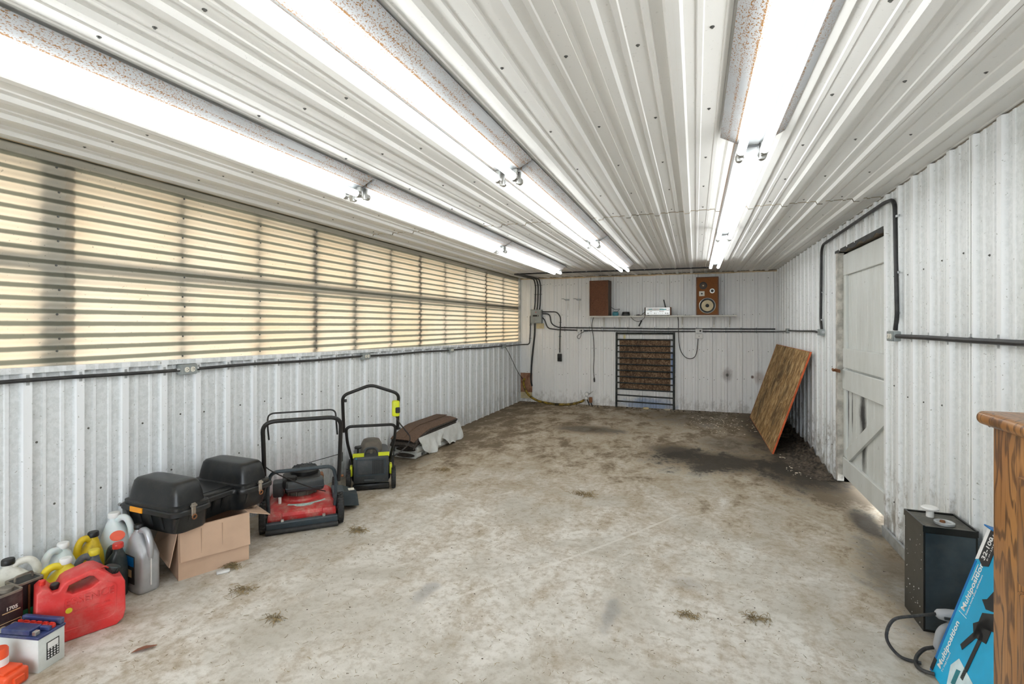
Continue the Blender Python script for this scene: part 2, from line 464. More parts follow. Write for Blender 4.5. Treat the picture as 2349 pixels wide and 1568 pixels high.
class MB:
    def __init__(s):
        s.v, s.f = [], []

    def add(s, v, f, mat=None):
        o = len(s.v)
        s.v += [tuple(mat @ Vector(p)) if mat is not None else tuple(p) for p in v]
        s.f += [tuple(i + o for i in q) for q in f]
        return s

    def box(s, x0, x1, y0, y1, z0, z1, mat=None):
        v = [(x, y, z) for z in (z0, z1) for y in (y0, y1) for x in (x0, x1)]
        return s.add(v, [(0, 2, 3, 1), (4, 5, 7, 6), (0, 1, 5, 4), (2, 6, 7, 3), (0, 4, 6, 2), (1, 3, 7, 5)], mat)

    def rbox(s, x0, x1, y0, y1, z0, z1, r=.005, seg=2, mat=None):
        bm = bmesh.new()
        bmesh.ops.create_cube(bm, size=1)
        for v in bm.verts:
            v.co = Vector(((x0 + x1) / 2 + v.co.x * (x1 - x0), (y0 + y1) / 2 + v.co.y * (y1 - y0), (z0 + z1) / 2 + v.co.z * (z1 - z0)))
        bmesh.ops.bevel(bm, geom=bm.edges[:], offset=r, segments=seg, affect='EDGES', profile=.5)
        bm.verts.index_update()
        s.add([v.co for v in bm.verts], [[v.index for v in f.verts] for f in bm.faces], mat)
        bm.free()
        return s

    def loft(s, rings, cap=True, closed=True, mat=None):
        n = len(rings[0])
        v = [p for r in rings for p in r]
        f = []
        for i in range(len(rings) - 1):
            for j in range(n if closed else n - 1):
                k = (j + 1) % n
                f.append((i * n + j, i * n + k, (i + 1) * n + k, (i + 1) * n + j))
        if cap and closed:
            f.append(tuple(range(n - 1, -1, -1)))
            f.append(tuple((len(rings) - 1) * n + j for j in range(n)))
        return s.add(v, f, mat)

    def tube(s, pts, r, n=8, mat=None, closed=False):
        P = [Vector(p) for p in pts]
        N = len(P)
        rings, up = [], None
        for i, p in enumerate(P):
            if closed:
                t = P[(i + 1) % N] - P[i - 1]
            else:
                t = P[min(i + 1, N - 1)] - P[max(i - 1, 0)]
            t.normalize()
            if up is None:
                a = Vector((0, 0, 1)) if abs(t.z) < .9 else Vector((1, 0, 0))
                up = t.cross(a).normalized()
            up = (up - t * up.dot(t))
            up.normalize()
            w = t.cross(up)
            rr = r[i] if isinstance(r, (list, tuple)) else r
            rings.append([p + (up * cos(2 * pi * j / n) + w * sin(2 * pi * j / n)) * rr for j in range(n)])
        if closed:
            rings.append(rings[0])
        return s.loft(rings, not closed, True, mat)

    def lathe(s, prof, n=20, mat=None):
        return s.loft([[(max(r, 1e-5) * cos(2 * pi * j / n), max(r, 1e-5) * sin(2 * pi * j / n), z) for j in range(n)] for r, z in prof], True, True, mat)

    def cyl(s, a, b, r, n=16, r2=None):
        a, b = Vector(a), Vector(b)
        return s.tube([a, b], [r, r if r2 is None else r2], n)

    def prism(s, poly, d0, d1, axis='y', mat=None):
        def p3(u, w, d):
            return {'x': (d, u, w), 'y': (u, d, w), 'z': (u, w, d)}[axis]
        n = len(poly)
        v = [p3(u, w, d0) for u, w in poly] + [p3(u, w, d1) for u, w in poly]
        f = [tuple(range(n)), tuple(range(2 * n - 1, n - 1, -1))] + [(i, i + n, (i + 1) % n + n, (i + 1) % n) for i in range(n)]
        return s.add(v, f, mat)

    def mesh(s, name, mat, smooth=35):
        me = bpy.data.meshes.new(name)
        me.from_pydata(s.v, [], s.f)
        me.update()
        bm = bmesh.new()
        bm.from_mesh(me)
        bmesh.ops.recalc_face_normals(bm, faces=bm.faces[:])
        bm.to_mesh(me)
        bm.free()
        if smooth:
            me.polygons.foreach_set('use_smooth', [True] * len(me.polygons))
            me.set_sharp_from_angle(angle=radians(smooth))
        if mat is not None:
            me.materials.append(M[mat] if isinstance(mat, str) else mat)
        return me

    def build(s, name, mat, parent=None, loc=(0, 0, 0), rot=(0, 0, 0), smooth=35):
        o = bpy.data.objects.new(name, s.mesh(name, mat, smooth))
        o.location = loc
        o.rotation_euler = rot
        return link(o, parent)


def inst(name, me, parent, loc=(0, 0, 0), rot=(0, 0, 0), scale=(1, 1, 1)):
    o = bpy.data.objects.new(name, me)
    o.location, o.rotation_euler, o.scale = loc, rot, scale
    return link(o, parent)


def tag(o, label, cat, group=None, kind=None):
    o['label'] = label
    o['category'] = cat
    if group:
        o['group'] = group
    if kind:
        o['kind'] = kind
    return o


def thing(name, label, cat, loc=(0, 0, 0), rz=0.0, group=None, rot=None):
    o = bpy.data.objects.new(name, None)
    o.empty_display_size = .1
    o.location = loc
    o.rotation_euler = rot if rot else (0, 0, rz)
    link(o)
    return tag(o, label, cat, group)


def struct(o, label=None):
    o['kind'] = 'structure'
    if label:
        o['label'] = label
    return o


def stuff(o):
    o['kind'] = 'stuff'
    return o


def curve(pts, k=6):
    """Catmull-Rom through the points"""
    P = [Vector(p) for p in pts]
    P = [P[0] * 2 - P[1]] + P + [P[-1] * 2 - P[-2]]
    out = []
    for i in range(1, len(P) - 2):
        a, b, c, d = P[i - 1:i + 3]
        for j in range(k):
            t = j / k
            out.append(.5 * ((2 * b) + (c - a) * t + (2 * a - 5 * b + 4 * c - d) * t * t + (3 * b - a - 3 * c + d) * t ** 3))
    out.append(P[-2])
    return out


def bend(pts, r=.04, k=5):
    """polyline with rounded corners"""
    P = [Vector(p) for p in pts]
    out = [P[0]]
    for i in range(1, len(P) - 1):
        a, b = (P[i - 1] - P[i]), (P[i + 1] - P[i])
        rr = min(r, a.length * .45, b.length * .45)
        p0, p1 = P[i] + a.normalized() * rr, P[i] + b.normalized() * rr
        for j in range(k + 1):
            t = j / k
            out.append(p0 * (1 - t) ** 2 + P[i] * 2 * t * (1 - t) + p1 * t * t)
    out.append(P[-1])
    return out


def text(body, size, mat, parent, loc, rot, name='lettering', ext=.0004, align='CENTER', bold=0.0, sx=1.0, space=1.0):
    c = bpy.data.curves.new(name, 'FONT')
    c.body, c.size, c.extrude, c.align_x, c.offset = body, size, ext, align, bold * size
    c.space_character = space
    c.resolution_u = 3
    c.materials.append(M[mat])
    tmp = bpy.data.objects.new(name, c)
    COL.objects.link(tmp)
    me = bpy.data.meshes.new_from_object(tmp.evaluated_get(bpy.context.evaluated_depsgraph_get()))
    bpy.data.objects.remove(tmp)
    bpy.data.curves.remove(c)
    me.name = name
    o = bpy.data.objects.new(name, me)
    o.location, o.rotation_euler, o.scale = loc, rot, (sx, 1, 1)
    return link(o, parent)


def rrect(cx, cy, a, b, p=4.0, n=24, z=0.0):
    """superellipse ring"""
    out = []
    for j in range(n):
        t = 2 * pi * j / n
        c, s_ = cos(t), sin(t)
        out.append((cx + a * math.copysign(abs(c) ** (2 / p), c), cy + b * math.copysign(abs(s_) ** (2 / p), s_), z))
    return out


# facings for flat print: (rotation) for a sheet standing and read from the named side
FACE_PX = (pi / 2, 0, pi / 2)      # read from +x
FACE_NY = (pi / 2, 0, 0)           # read from -y

# ------------------------------------------------------------------ setting: ribbed steel sheets
PROFILE = [(-.027, 0), (-.018, .020), (.018, .020), (.027, 0), (.062, 0), (.066, .005), (.082, .005), (.086, 0),
           (.142, 0), (.146, .005), (.162, .005), (.166, 0)]


def profile(u0, u1, phase):
    """break points (u, h) of the ribbed sheet between u0 and u1"""
    pts = []
    k0 = int(math.floor((u0 - phase) / PITCH)) - 1
    k1 = int(math.ceil((u1 - phase) / PITCH)) + 1
    for k in range(k0, k1 + 1):
        for du, h in PROFILE:
            pts.append((phase + k * PITCH + du, h))
    pts.sort()

    def at(u):
        for (a, ha), (b_, hb) in zip(pts, pts[1:]):
            if a <= u <= b_:
                return ha + (hb - ha) * (u - a) / max(b_ - a, 1e-9)
        return 0
    return [(u0, at(u0))] + [p for p in pts if u0 + 1e-4 < p[0] < u1 - 1e-4] + [(u1, at(u1))]


def ribbed(name, parent, mat, u0, u1, phase, fn, v0, v1):
    """sheet whose profile runs over u; fn(u, h, v) gives the point; v0/v1 numbers or functions of u"""
    p = profile(u0, u1, phase)
    f0 = v0 if callable(v0) else (lambda u: v0)
    f1 = v1 if callable(v1) else (lambda u: v1)
    mb = MB()
    mb.loft([[fn(u, h, f0(u)) for u, h in p], [fn(u, h, f1(u)) for u, h in p]], False, False)
    return mb.build(name, mat, parent, smooth=0)


def sheets(parent, mat, u0, u1, phase, fn, v0, v1, name='steel_panel', lap=.0012):
    w = PITCH * 4
    s0 = phase + math.floor((u0 - phase) / w) * w
    i = 0
    while s0 < u1 - 1e-3:
        a, b_ = max(u0, s0), min(u1, s0 + w)
        if b_ - a > .01:
            k = (i % 2) * lap
            ribbed(name, parent, mat, a, b_, phase, lambda u, h, v, k=k: fn(u, h + k, v), v0, v1)
        s0 += w
        i += 1


def screw_mesh(points, normal, parent, name='screws', r=.004):
    """hex-washer screw heads, too small to pick apart: one part"""
    mb = MB()
    nrm = Vector(normal)
    a = Vector((0, 0, 1)) if abs(nrm.z) < .9 else Vector((1, 0, 0))
    u = nrm.cross(a).normalized()
    w = nrm.cross(u)
    for p in points:
        p = Vector(p)
        for rr, d0, d1, n in ((r * 1.5, 0, .0015, 8), (r * .8, .0015, .0055, 6)):
            mb.loft([[p + nrm * d + (u * cos(2 * pi * j / n) + w * sin(2 * pi * j / n)) * rr for j in range(n)] for d in (d0, d1)])
    return stuff(mb.build(name, 'screw', parent, smooth=0))


# floor
fl = struct(MB().box(XL - .12, XR + .14, YF - .1, YB + .12, -.12, 0).build('floor', 'floor', smooth=0), 'dirt-stained pale concrete floor of the shed')
struct(MB().box(-40, 40, -40, 40, -.30, -.13).build('ground', 'gravel', smooth=0), 'pale gravel ground outside the shed')

# ceiling
ce = struct(MB().box(XL - .12, XR + .14, YF - .1, YB + .12, ZC + .002, ZC + .12).build('ceiling', 'pine', smooth=0), 'white ribbed steel ceiling')
CPH = -.06
for k, (y0, y1, dz) in enumerate(((YF, 4.20, 0), (4.211, YB, .002))):
    sheets(ce, 'ceil', XL, XR, CPH, lambda u, h, v, dz=dz: (u, v, ZC - h - dz), y0, y1, 'ceiling_panel')
pts = []
for yy in [1.05 + .61 * i for i in range(-1, 14)]:
    for k in range(-14, 7):
        x = CPH + PITCH * (k + .5) + RND.uniform(-.012, .012)
        if XL + .05 < x < XR - .05:
            pts.append((x, yy + RND.uniform(-.02, .02), ZC))
screw_mesh(pts, (0, 0, -1), ce, 'ceiling_screws', .0048)

# left wall, below the translucent glazing
wl = struct(MB().box(XL - .12, XL - .004, YF, YB, -.1, 1.10).build('wall_left', 'backing', smooth=0), 'white ribbed steel left wall below the glazing')
LPH = 2.888
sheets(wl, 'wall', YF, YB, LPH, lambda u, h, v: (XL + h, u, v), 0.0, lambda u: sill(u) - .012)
pts = []
for zz in (.20, .52, .86):
    for k in range(-10, 28):
        y = LPH + PITCH * k + RND.choice((.05, .115)) + RND.uniform(-.01, .01)
        if .9 < y < YB - .05:
            pts.append((XL, y, zz + RND.uniform(-.015, .015)))
screw_mesh(pts, (1, 0, 0), wl)
# capping trim on top of it
trim = MB()
rings = []
for y in (YF, YB):
    z = sill(y)
    rings.append([(XL - .06, y, z - .012), (XL - .06, y, z + .004), (XL + .024, y, z + .004), (XL + .024, y, z - .026), (XL + .021, y, z - .026), (XL + .021, y, z - .012)])
trim.loft(rings)
struct(trim.build('trim_1', 'wall', smooth=0), 'white metal capping strip under the translucent glazing')

# translucent corrugated glazing
win = bpy.data.objects.new('window_1', None)
link(win)
struct(win, 'band of cream translucent corrugated fibreglass sheets')
CP, CA = .0645, .0085
edges = [(YF, -.2), (-.25, 1.745), (1.70, 3.60), (3.555, 5.42), (5.37, 7.48), (7.43, YB)]
M['fibre'] = [fibreglass('cream_fibreglass_%d' % i, i * 3.1) for i in range(3)]
for i, (y0, y1) in enumerate(edges):
    z0, z1 = sill(y1) - .02, ZC + .01
    n = int((z1 - z0) / CP * 10)
    ring = []
    off = -.024 - (.004 if i % 2 else 0)
    for k in range(n + 1):
        z = z0 + (z1 - z0) * k / n
        ring.append((XL + off + CA * sin(2 * pi * z / CP), z))
    mb = MB()
    mb.loft([[(x, y0, z) for x, z in ring], [(x, (y0 + y1) / 2, z) for x, z in ring], [(x, y1, z) for x, z in ring]], False, False)
    mb.build('corrugated_panel', M['fibre'][i % 3], win, smooth=60)
STUDS = [1.12, 1.66, 2.353, 2.97, 3.585, 4.14, 4.766, 5.389, 6.043, 6.69, 7.446, 8.234]
for y in STUDS:
    w = .07 if y == 1.66 else (.034 if y in (3.585, 4.14) else .021)
    MB().box(XL - .095, XL - .049, y - w, y + w, 1.0, ZC + .02).build('stud', 'lumber', win, smooth=0)
MB().box(XL - .085, XL - .045, YF, YB, 1.735, 1.82).build('girt', 'lumber', win, smooth=0)
MB().box(XL - .20, XL - .042, YF, YB, ZC - .055, ZC + .1).build('header_beam', 'lumberdk', win, smooth=0)
pts = []
for y in STUDS:
    k = 0
    z = 1.25
    while z < ZC - .05:
        zz = round(z / CP) * CP + CP * .25
        if zz > sill(y) + .02:
            pts.append((XL - .0155, y + RND.uniform(-.008, .008), zz))
        z += CP * RND.choice((1, 2, 2))
screw_mesh(pts, (1, 0, 0), win, 'nails', .0042)
MB().box(XL - .03, XL + .012, YB - .03, YB - .002, 1.13, ZC).build('edge_trim', 'galv', win, smooth=0)

# back wall
wb = struct(MB().box(XL - .12, XR + .14, YB + .004, YB + .12, -.1, ZC).build('wall_back', 'backing', smooth=0), 'white ribbed steel back wall')
BPH = -2.721
sheets(wb, 'wallb', XL, XR, BPH, lambda u, h, v: (u, YB - h, v), .0, ZC - .022)
pts = []
for zz in (.55, 1.02, 1.62, 2.2):
    for k in range(-2, 18):
        for du in (.05, .115, .175):
            if RND.random() < .45:
                x = BPH + PITCH * k + du
                if XL + .03 < x < XR - .03:
                    pts.append((x, YB, zz + RND.uniform(-.02, .02)))
screw_mesh(pts, (0, -1, 0), wb)
tb = MB()
for k in range(7):
    a, b_ = XL + k * (XR - XL) / 7, XL + (k + 1) * (XR - XL) / 7 - .004
    tb.box(a, b_, YB - .03, YB - .001, ZC - .034 - .006 * (k % 2), ZC - .019)
struct(tb.build('trim_2', 'pine', smooth=0), 'bare pine strip along the top of the back wall')

# right wall with doorway
DY0, DY1, DZ = 4.13, 5.40, 2.115
mb = MB().box(XR + .12, XR + .14, YF, DY0 - .2, -.1, ZC)
mb.box(XR + .004, XR + .13, YF, DY0, -.1, ZC).box(XR + .004, XR + .13, DY1, YB, -.1, ZC).box(XR + .004, XR + .13, DY0, DY1, DZ, ZC)
wr = struct(mb.build('wall_right', 'backing', smooth=0), 'white ribbed steel right wall with a plank door')
RPH = 2.955
fnr = lambda u, h, v: (XR - h, u, v)
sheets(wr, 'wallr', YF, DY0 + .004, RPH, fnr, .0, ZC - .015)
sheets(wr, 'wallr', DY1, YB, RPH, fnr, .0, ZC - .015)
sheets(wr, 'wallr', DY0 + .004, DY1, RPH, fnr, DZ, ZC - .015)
pts = []
for zz in (.30, 1.02, 1.78):
    for k in range(-4, 28):
        for du in (.05, .115):
            y = RPH + PITCH * k + du
            if RND.random() < .8 and not (DY0 - .02 < y < DY1 + .02) and y > 1.4 and y < YB - .05:
                pts.append((XR, y, zz + RND.uniform(-.03, .03)))
screw_mesh(pts, (-1, 0, 0), wr)
MB().box(XR - .034, XR - .018, 3.60, 4.11, .0, .07).build('sill_plate', 'galv', wr, smooth=0)
# front wall with the open garage doorway, behind the camera
fw = MB().box(XL - .12, XL + .35, YF - .1, YF, -.1, ZC).box(XR - .35, XR + .14, YF - .1, YF, -.1, ZC).box(XL + .35, XR - .35, YF - .1, YF, 2.15, ZC)
struct(fw.build('wall_front', 'wall', smooth=0), 'wall around the open garage doorway')

# plank door
dr = MB().box(XR + .080, XR + .095, DY0, DY1, .09, DZ).build('door_1', 'lumberdk', smooth=0)
struct(dr, 'white painted plank barn door with flaking paint')
DX = XR + .055
MB().box(XR + .0, XR + .10, DY1 - .0, DY1 + .03, .0, DZ).build('jamb', 'jamb', dr, smooth=0)
MB().box(XR - .012, XR + .04, DY1 - .055, DY1 + .004, .02, DZ - .01).build('jamb', 'jamb', dr, smooth=0)
MB().box(XR + .0, XR + .10, DY0 - .03, DY0, .0, DZ).build('jamb', 'jamb', dr, smooth=0)
mb = MB()
zz = [DZ - .012]
N = 18
v = []
for i in range(N + 1):
    y = DY0 + (DY1 - DY0) * i / N
    v.append((XR - .021, y, DZ - RND.uniform(.006, .034)))
top = [(XR - .021, DY0 + (DY1 - DY0) * i / N, DZ + .012) for i in range(N + 1)]
bk = [(XR - .018, p[1], p[2]) for p in v]
tk = [(XR - .018, p[1], p[2]) for p in top]
mb.loft([v, top, tk, bk, v], False, False)
mb.build('weather_strip', 'rubber', dr, smooth=0)
n = 8
d0, d1 = DY0 + .005, DY1 - .06
for i in range(n):
    a = d0 + (d1 - d0) * i / n
    b_ = d0 + (d1 - d0) * (i + 1) / n - .007
    MB().rbox(DX, DX + .022, a, b_, .14, DZ - .02, .004, 1).build('plank', 'doorplank', dr, smooth=0)
for z0, z1, dx in ((DZ - .22, DZ - .03, 0), (1.06, 1.235, .002), (.865, 1.045, .006), (.075, .245, .004)):
    MB().rbox(DX - .024 - dx, DX + .001, d0, d1, z0, z1, .004, 1).build('rail', 'door', dr, smooth=0)
MB().rbox(DX - .022, DX + .001, d1 - .07, d1, .25, DZ - .22, .003, 1).build('stile', 'door', dr, smooth=0)
# diagonal brace on the lower half
pA, pB = Vector((DX - .022, 4.16, .86)), Vector((DX - .022, 5.24, .27))
dirv = (pB - pA).normalized()
nv = Vector((0, -dirv.z, dirv.y)) * .055
br = MB()
quad = [pA - nv, pA + nv, pB + nv, pB - nv]
br.loft([quad, [q + Vector((.022, 0, 0)) for q in quad]])
br.build('brace', 'door', dr, smooth=0)
lt = MB().rbox(XR - .026, XR - .010, DY1 - .15, DY1 - .01, 1.015, 1.045, .004, 1).cyl((XR - .02, DY1 - .05, 1.03), (XR - .05, DY1 - .05, 1.03), .012, 10)
lt.tube(curve([(XR - .05, DY1 - .05, 1.03), (XR - .055, DY1 - .07, 1.045), (XR - .05, DY1 - .10, 1.035)], 4), .007, 6)
lt.build('latch', 'brass', dr)


# ------------------------------------------------------------------ fluorescent fixtures
def fixture(x, y0, y1, label, wide=True):
    L = y1 - y0
    t = thing('fluorescent_light', label, 'ceiling light', (x, y0, ZC - .019), group='fluorescent ceiling lights')
    hw = .135 if wide else .068
    if wide:
        poly = [(-hw, 0), (-hw, -.010), (-.066, -.046), (.066, -.046), (hw, -.010), (hw, 0)]
    else:
        poly = [(-hw, 0), (-.060, -.048), (.060, -.048), (hw, 0)]
    MB().prism(poly, 0.004, L - .004, 'y').build('housing', 'rust', t, smooth=0)
    c = MB().prism([(-.05, -.046), (-.026, -.060), (.026, -.060), (.05, -.046)], .01, L - .01, 'y')
    c.build('ballast_cover', 'dullenamel', t, smooth=0)
    for sx in (-.048, .048):
        MB().cyl((sx, .045, -.098), (sx, L - .045, -.098), .0195, 10).build('tube', 'tube', t)
        for ye, d in ((.018, 1), (L - .018, -1)):
            s = MB().rbox(sx - .014, sx + .014, ye - .008, ye + .008, -.118, -.05, .005, 2)
            s.cyl((sx, ye, -.098), (sx, ye + d * .03, -.098), .020, 14)
            so = s.build('socket', 'chrome', t)
    return t


for x, nm, others in ((-1.955, 'row beside the translucent glazing', 0), (-.955, 'middle row of the ceiling', 1), (.245, 'row nearest the plank door', 2)):
    for k, (y0, y1, w) in enumerate(((.125, 2.545, 'Nearest'), (2.565, 4.95, 'Second'), (4.97, 7.39, 'Farthest'))):
        wide = not (others == 2 and k > 0)
        fixture(x, y0, y1, '%s twin-tube fluorescent light in the %s' % ({0: 'rust-speckled nearest', 1: 'second along', 2: 'farthest'}[k], nm), wide)

# ------------------------------------------------------------------ cables, boxes, outlets
CLIP = None


def clip_mesh(r):
    mb = MB()
    n = 8
    prof = []
    for j in range(n + 1):
        a = pi * j / n
        prof.append(((r + .003) * cos(a), (r + .003) * sin(a)))
    inner = [((r + .0005) * cos(pi * j / n), (r + .0005) * sin(pi * j / n)) for j in range(n, -1, -1)]
    mb.prism(prof + inner, -.007, .007, 'y')
    mb.box(r, r + .016, -.007, .007, 0, .003).box(-r - .016, -r, -.007, .007, 0, .003)
    return mb.mesh('cable_clip', 'galv', 0)


CLIPS = {}


def cable(name, label, pts, r, clips=(), cat='cable', mat='cable', group=None):
    """clips: (location, rotation) with local z away from the wall and local y along the cable"""
    t = thing(name, label, cat, pts[0], group=group)
    p0 = Vector(pts[0])
    MB().tube([Vector(p) - p0 for p in pts], r, 10).build('sheath', mat, t, smooth=60)
    if clips:
        if r not in CLIPS:
            CLIPS[r] = clip_mesh(r)
        for lc, rt in clips:
            inst('clip', CLIPS[r], t, Vector(lc) - p0, rt)
    return t


# rotations that put local z on the wall normal and local y along the run
RL_H = Matrix(((0, 0, 1), (0, 1, 0), (-1, 0, 0))).to_euler()       # left wall, run along y, normal +x
RR_H = Matrix(((0, 0, -1), (0, 1, 0), (1, 0, 0))).to_euler()       # right wall, normal -x, run y
RR_V = Matrix(((0, 0, -1), (-1, 0, 0), (0, 1, 0))).to_euler()      # right wall, run z
RB_H = Matrix(((0, 1, 0), (0, 0, -1), (-1, 0, 0))).to_euler()      # back wall, run x, normal -y
RB_V = Matrix(((1, 0, 0), (0, 0, -1), (0, 1, 0))).to_euler()       # back wall, run z
RC_X = Matrix(((0, 1, 0), (1, 0, 0), (0, 0, -1))).to_euler()       # ceiling, run x, normal -z

XW = XL + .019
CR = .0105
ys = [LPH + PITCH * k for k in range(-9, 27)]
cable('wiring_cable', 'black wiring cable clipped along the left wall just under the glazing',
      [(XW + CR, y, sill(y) - .062 + .003 * sin(y * 5)) for y in [YF + .3 + i * .2 for i in range(int((8.85 - YF - .3) / .2))]], CR,
      [((XW, y, sill(y) - .062 + .003 * sin(y * 5)), RL_H) for y in ys if 1.2 < y < 8.8])


def outlet(label, loc, rot, mat='grey', face='ivory', duplex=True, plugged=False):
    """box with its back at local z=0 facing +z, long side on local y (horizontal along the wall)"""
    t = thing('outlet_box', label, 'outlet', loc, group='electrical boxes', rot=rot)
    MB().rbox(-.033, .033, -.055, .055, 0, .045, .006, 2).build('box', mat, t)
    if duplex:
        MB().rbox(-.031, .031, -.053, .053, .0452, .049, .0018, 1).build('cover_plate', mat if face == 'ivory' else face, t)
        for s in (-1, 1):
            p = MB()
            p.loft([rrect(0, s * .020, .0165, .0155, 2.6, 20, z) for z in (.049, .0525)])
            rc = p.build('receptacle', face, t)
            q = MB().box(-.008, -.006, s * .020 - .005, s * .020 + .005, .0524, .0532).box(.005, .007, s * .020 - .004, s * .020 + .004, .0524, .0532).cyl((0, s * .020 + .008, .0524), (0, s * .020 + .008, .0532), .003, 8)
            q.build('slots', 'darkslot', rc)
    else:
        MB().rbox(-.031, .031, -.053, .053, .0452, .048, .0018, 1).build('cover_plate', mat, t)
    if plugged:
        MB().rbox(-.013, .013, .008, .034, .052, .085, .005, 2).build('plug', 'black', t)
    for s in (-1, 1):
        MB().cyl((0, s * .054, .022), (0, s * .075, .022), .014, 12).build('cable_gland', 'galv', t)
    return t


for y, lb, fc in ((2.345, 'grey duplex outlet box under the glazing near the black cargo box', 'ivory'),
                  (4.225, 'grey duplex outlet box under the glazing above the yellow-trimmed mower', 'ivory'),
                  (6.10, 'small grey duplex outlet box midway down the left wall', 'ivory'),
                  (8.10, 'smallest grey junction box on the left wall near the back corner', None)):
    outlet(lb, (XL + .004, y, sill(y) - .062), RL_H, duplex=fc is not None)

# right wall run and boxes
YJ, YK, YM = 3.90, 5.90, 7.85
ZR = 1.372
XWR = XR - .019
cable('wiring_cable', 'black conduit on the right wall running toward the oak cabinet', [(XWR - .016, y, ZR + .002 * sin(4 * y)) for y in (3.83, 3.4, 3.0, 2.5, 2.0, 1.0, 0)], .0135,
      [((XWR, RPH + PITCH * k, ZR), RR_H) for k in range(-6, 4)])
cable('wiring_cable', 'black cable arching over the plank door',
      bend([(XWR - .012, YJ - .03, ZR + .04), (XWR - .012, YJ - .06, ZR + .13), (XWR - .012, YJ - .02, 2.255), (XWR - .012, YJ + .15, 2.275), (XWR - .012, YK - .02, 2.255), (XWR - .012, YK + .01, ZR + .12), (XWR - .012, YK - .03, ZR + .03)], .13, 7), .0125,
      [((XWR, YJ - .045, z), RR_V) for z in (1.52, 1.78, 2.14)] + [((XWR, YK + .0, z), RR_V) for z in (1.5, 1.78, 2.15)] + [((XWR, RPH + PITCH * k, 2.268), RR_H) for k in range(6, 13)])
cable('wiring_cable', 'black cable between the two junction boxes beyond the plank door', [(XWR - .011, YK + .07, ZR - .005), (XWR - .011, YK + .3, ZR + .008), (XWR - .011, 7.3, ZR), (XWR - .011, YM - .07, ZR)], CR,
      [((XWR, RPH + PITCH * k, ZR), RR_H) for k in range(14, 21)])
outlet('grey junction box on the right wall at the near side of the plank door', (XR - .004, YJ, ZR), RR_H)
outlet('grey junction box on the right wall at the far side of the plank door', (XR - .004, YK, ZR), RR_H, duplex=False)
outlet('grey junction box on the right wall above the leaning strand board', (XR - .004, YM, ZR - .005), RR_H, duplex=False)

# back wall twin cables
YW = YB - .019
xs = [BPH + PITCH * k for k in range(0, 18)]
PX0 = -2.69
cable('wiring_cable', 'upper of the two black cables along the back wall',
      bend([(PX0 - .01, YW - .012, 1.665), (PX0 + .14, YW - .012, 1.66), (PX0 + .17, YW - .012, 1.47), (PX0 + .30, YW - .012, 1.405), (-1.9, YW - .012, 1.40), (-.6, YW - .012, 1.385), (XR - .03, YW - .012, 1.385)], .10, 6), CR,
      [((x, YW, 1.40 - .012 * (x + 1.9) / 2 if x < 0 else 1.386), RB_H) for x in xs if -2.3 < x < 1.15])
cable('wiring_cable', 'lower of the two black cables along the back wall',
      bend([(PX0 - .01, YW - .012, 1.60), (PX0 + .04, YW - .012, 1.55), (PX0 + .10, YW - .012, 1.39), (PX0 + .30, YW - .012, 1.365), (-1.9, YW - .012, 1.352), (-.6, YW - .012, 1.34), (XR - .03, YW - .012, 1.342), (XR - .03, 8.2, 1.355), (XR - .032, YM + .07, ZR - .01)], .06, 5), CR,
      [((x, YW, 1.352 - .006 * (x + 1.9) if x < 0 else 1.341), RB_H) for x in xs if -2.3 < x < 1.15])
cable('wiring_cable', 'black drop cable from the breaker panel to the hanging black socket',
      bend([(PX0 - .01, YW - .026, 1.70), (PX0 + .28, YW - .03, 1.695), (-2.335, YW - .034, 1.60), (-2.35, YW - .034, 1.2), (-2.352, YW - .030, .93)], .12, 6), CR,
      [((-2.345, YW - .022, 1.5), RB_V), ((-2.35, YW - .022, 1.24), RB_V)])
hs = thing('hanging_socket', 'black rubber socket hanging at the end of a drop cable', 'socket', (-2.355, YW - .03, .93))
MB().rbox(-.038, .038, -.03, .03, -.15, -.01, .010, 2).build('body', 'rubber', hs)
MB().cyl((0, 0, -.012), (0, 0, .015), .016, 12).build('strain_relief', 'chrome', hs)
MB().lathe([(.026, 0), (.026, .008), (.018, .01)], 16).build('face', 'darkslot', hs, (0, -.029, -.10), (pi / 2, 0, 0))
# three risers and the ceiling run
for k, x in enumerate((-2.845, -2.795, -2.745)):
    yk = YW - .014
    cable('wiring_cable', ['leftmost of the three black cables rising from the breaker panel', 'middle one of the three black cables rising from the breaker panel', 'rightmost of the three black cables rising from the breaker panel'][k],
          bend([(x, YB - .05, 1.725), (x + .01, yk, 1.85), (x + .02, yk, 2.18), (x + .0, yk - .03, ZC - .04), (x - .02, YB - .35, ZC - .032), (x - .05, 8.06 + k * .02, ZC - .032)], .09, 6), .0115,
          [((x + .016, YW, 2.03), RB_V), ((x + .02, YW, 2.2), RB_V)], group='cables rising from the breaker panel')
cable('wiring_cable', 'black cable clipped across the ceiling by the back wall', bend([(-2.9, 8.05, ZC - .033), (-2.5, 8.03, ZC - .033), (-.94, 8.10, ZC - .033), (.22, 8.12, ZC - .033)], .05, 3), .0125,
      [((CPH + PITCH * k, 8.03 + .045 * (k * PITCH + 2.4) / 1.5, ZC - .019), RC_X) for k in range(-10, 2)])
cable('wiring_cable', 'thick black cable from the breaker panel down to the brown patch', bend([(-2.835, YB - .06, 1.49), (-2.84, YW - .02, 1.3), (-2.90, YW - .02, .75), (-2.915, YW - .03, .42), (-2.90, YW - .008, .30)], .12, 6), .016)
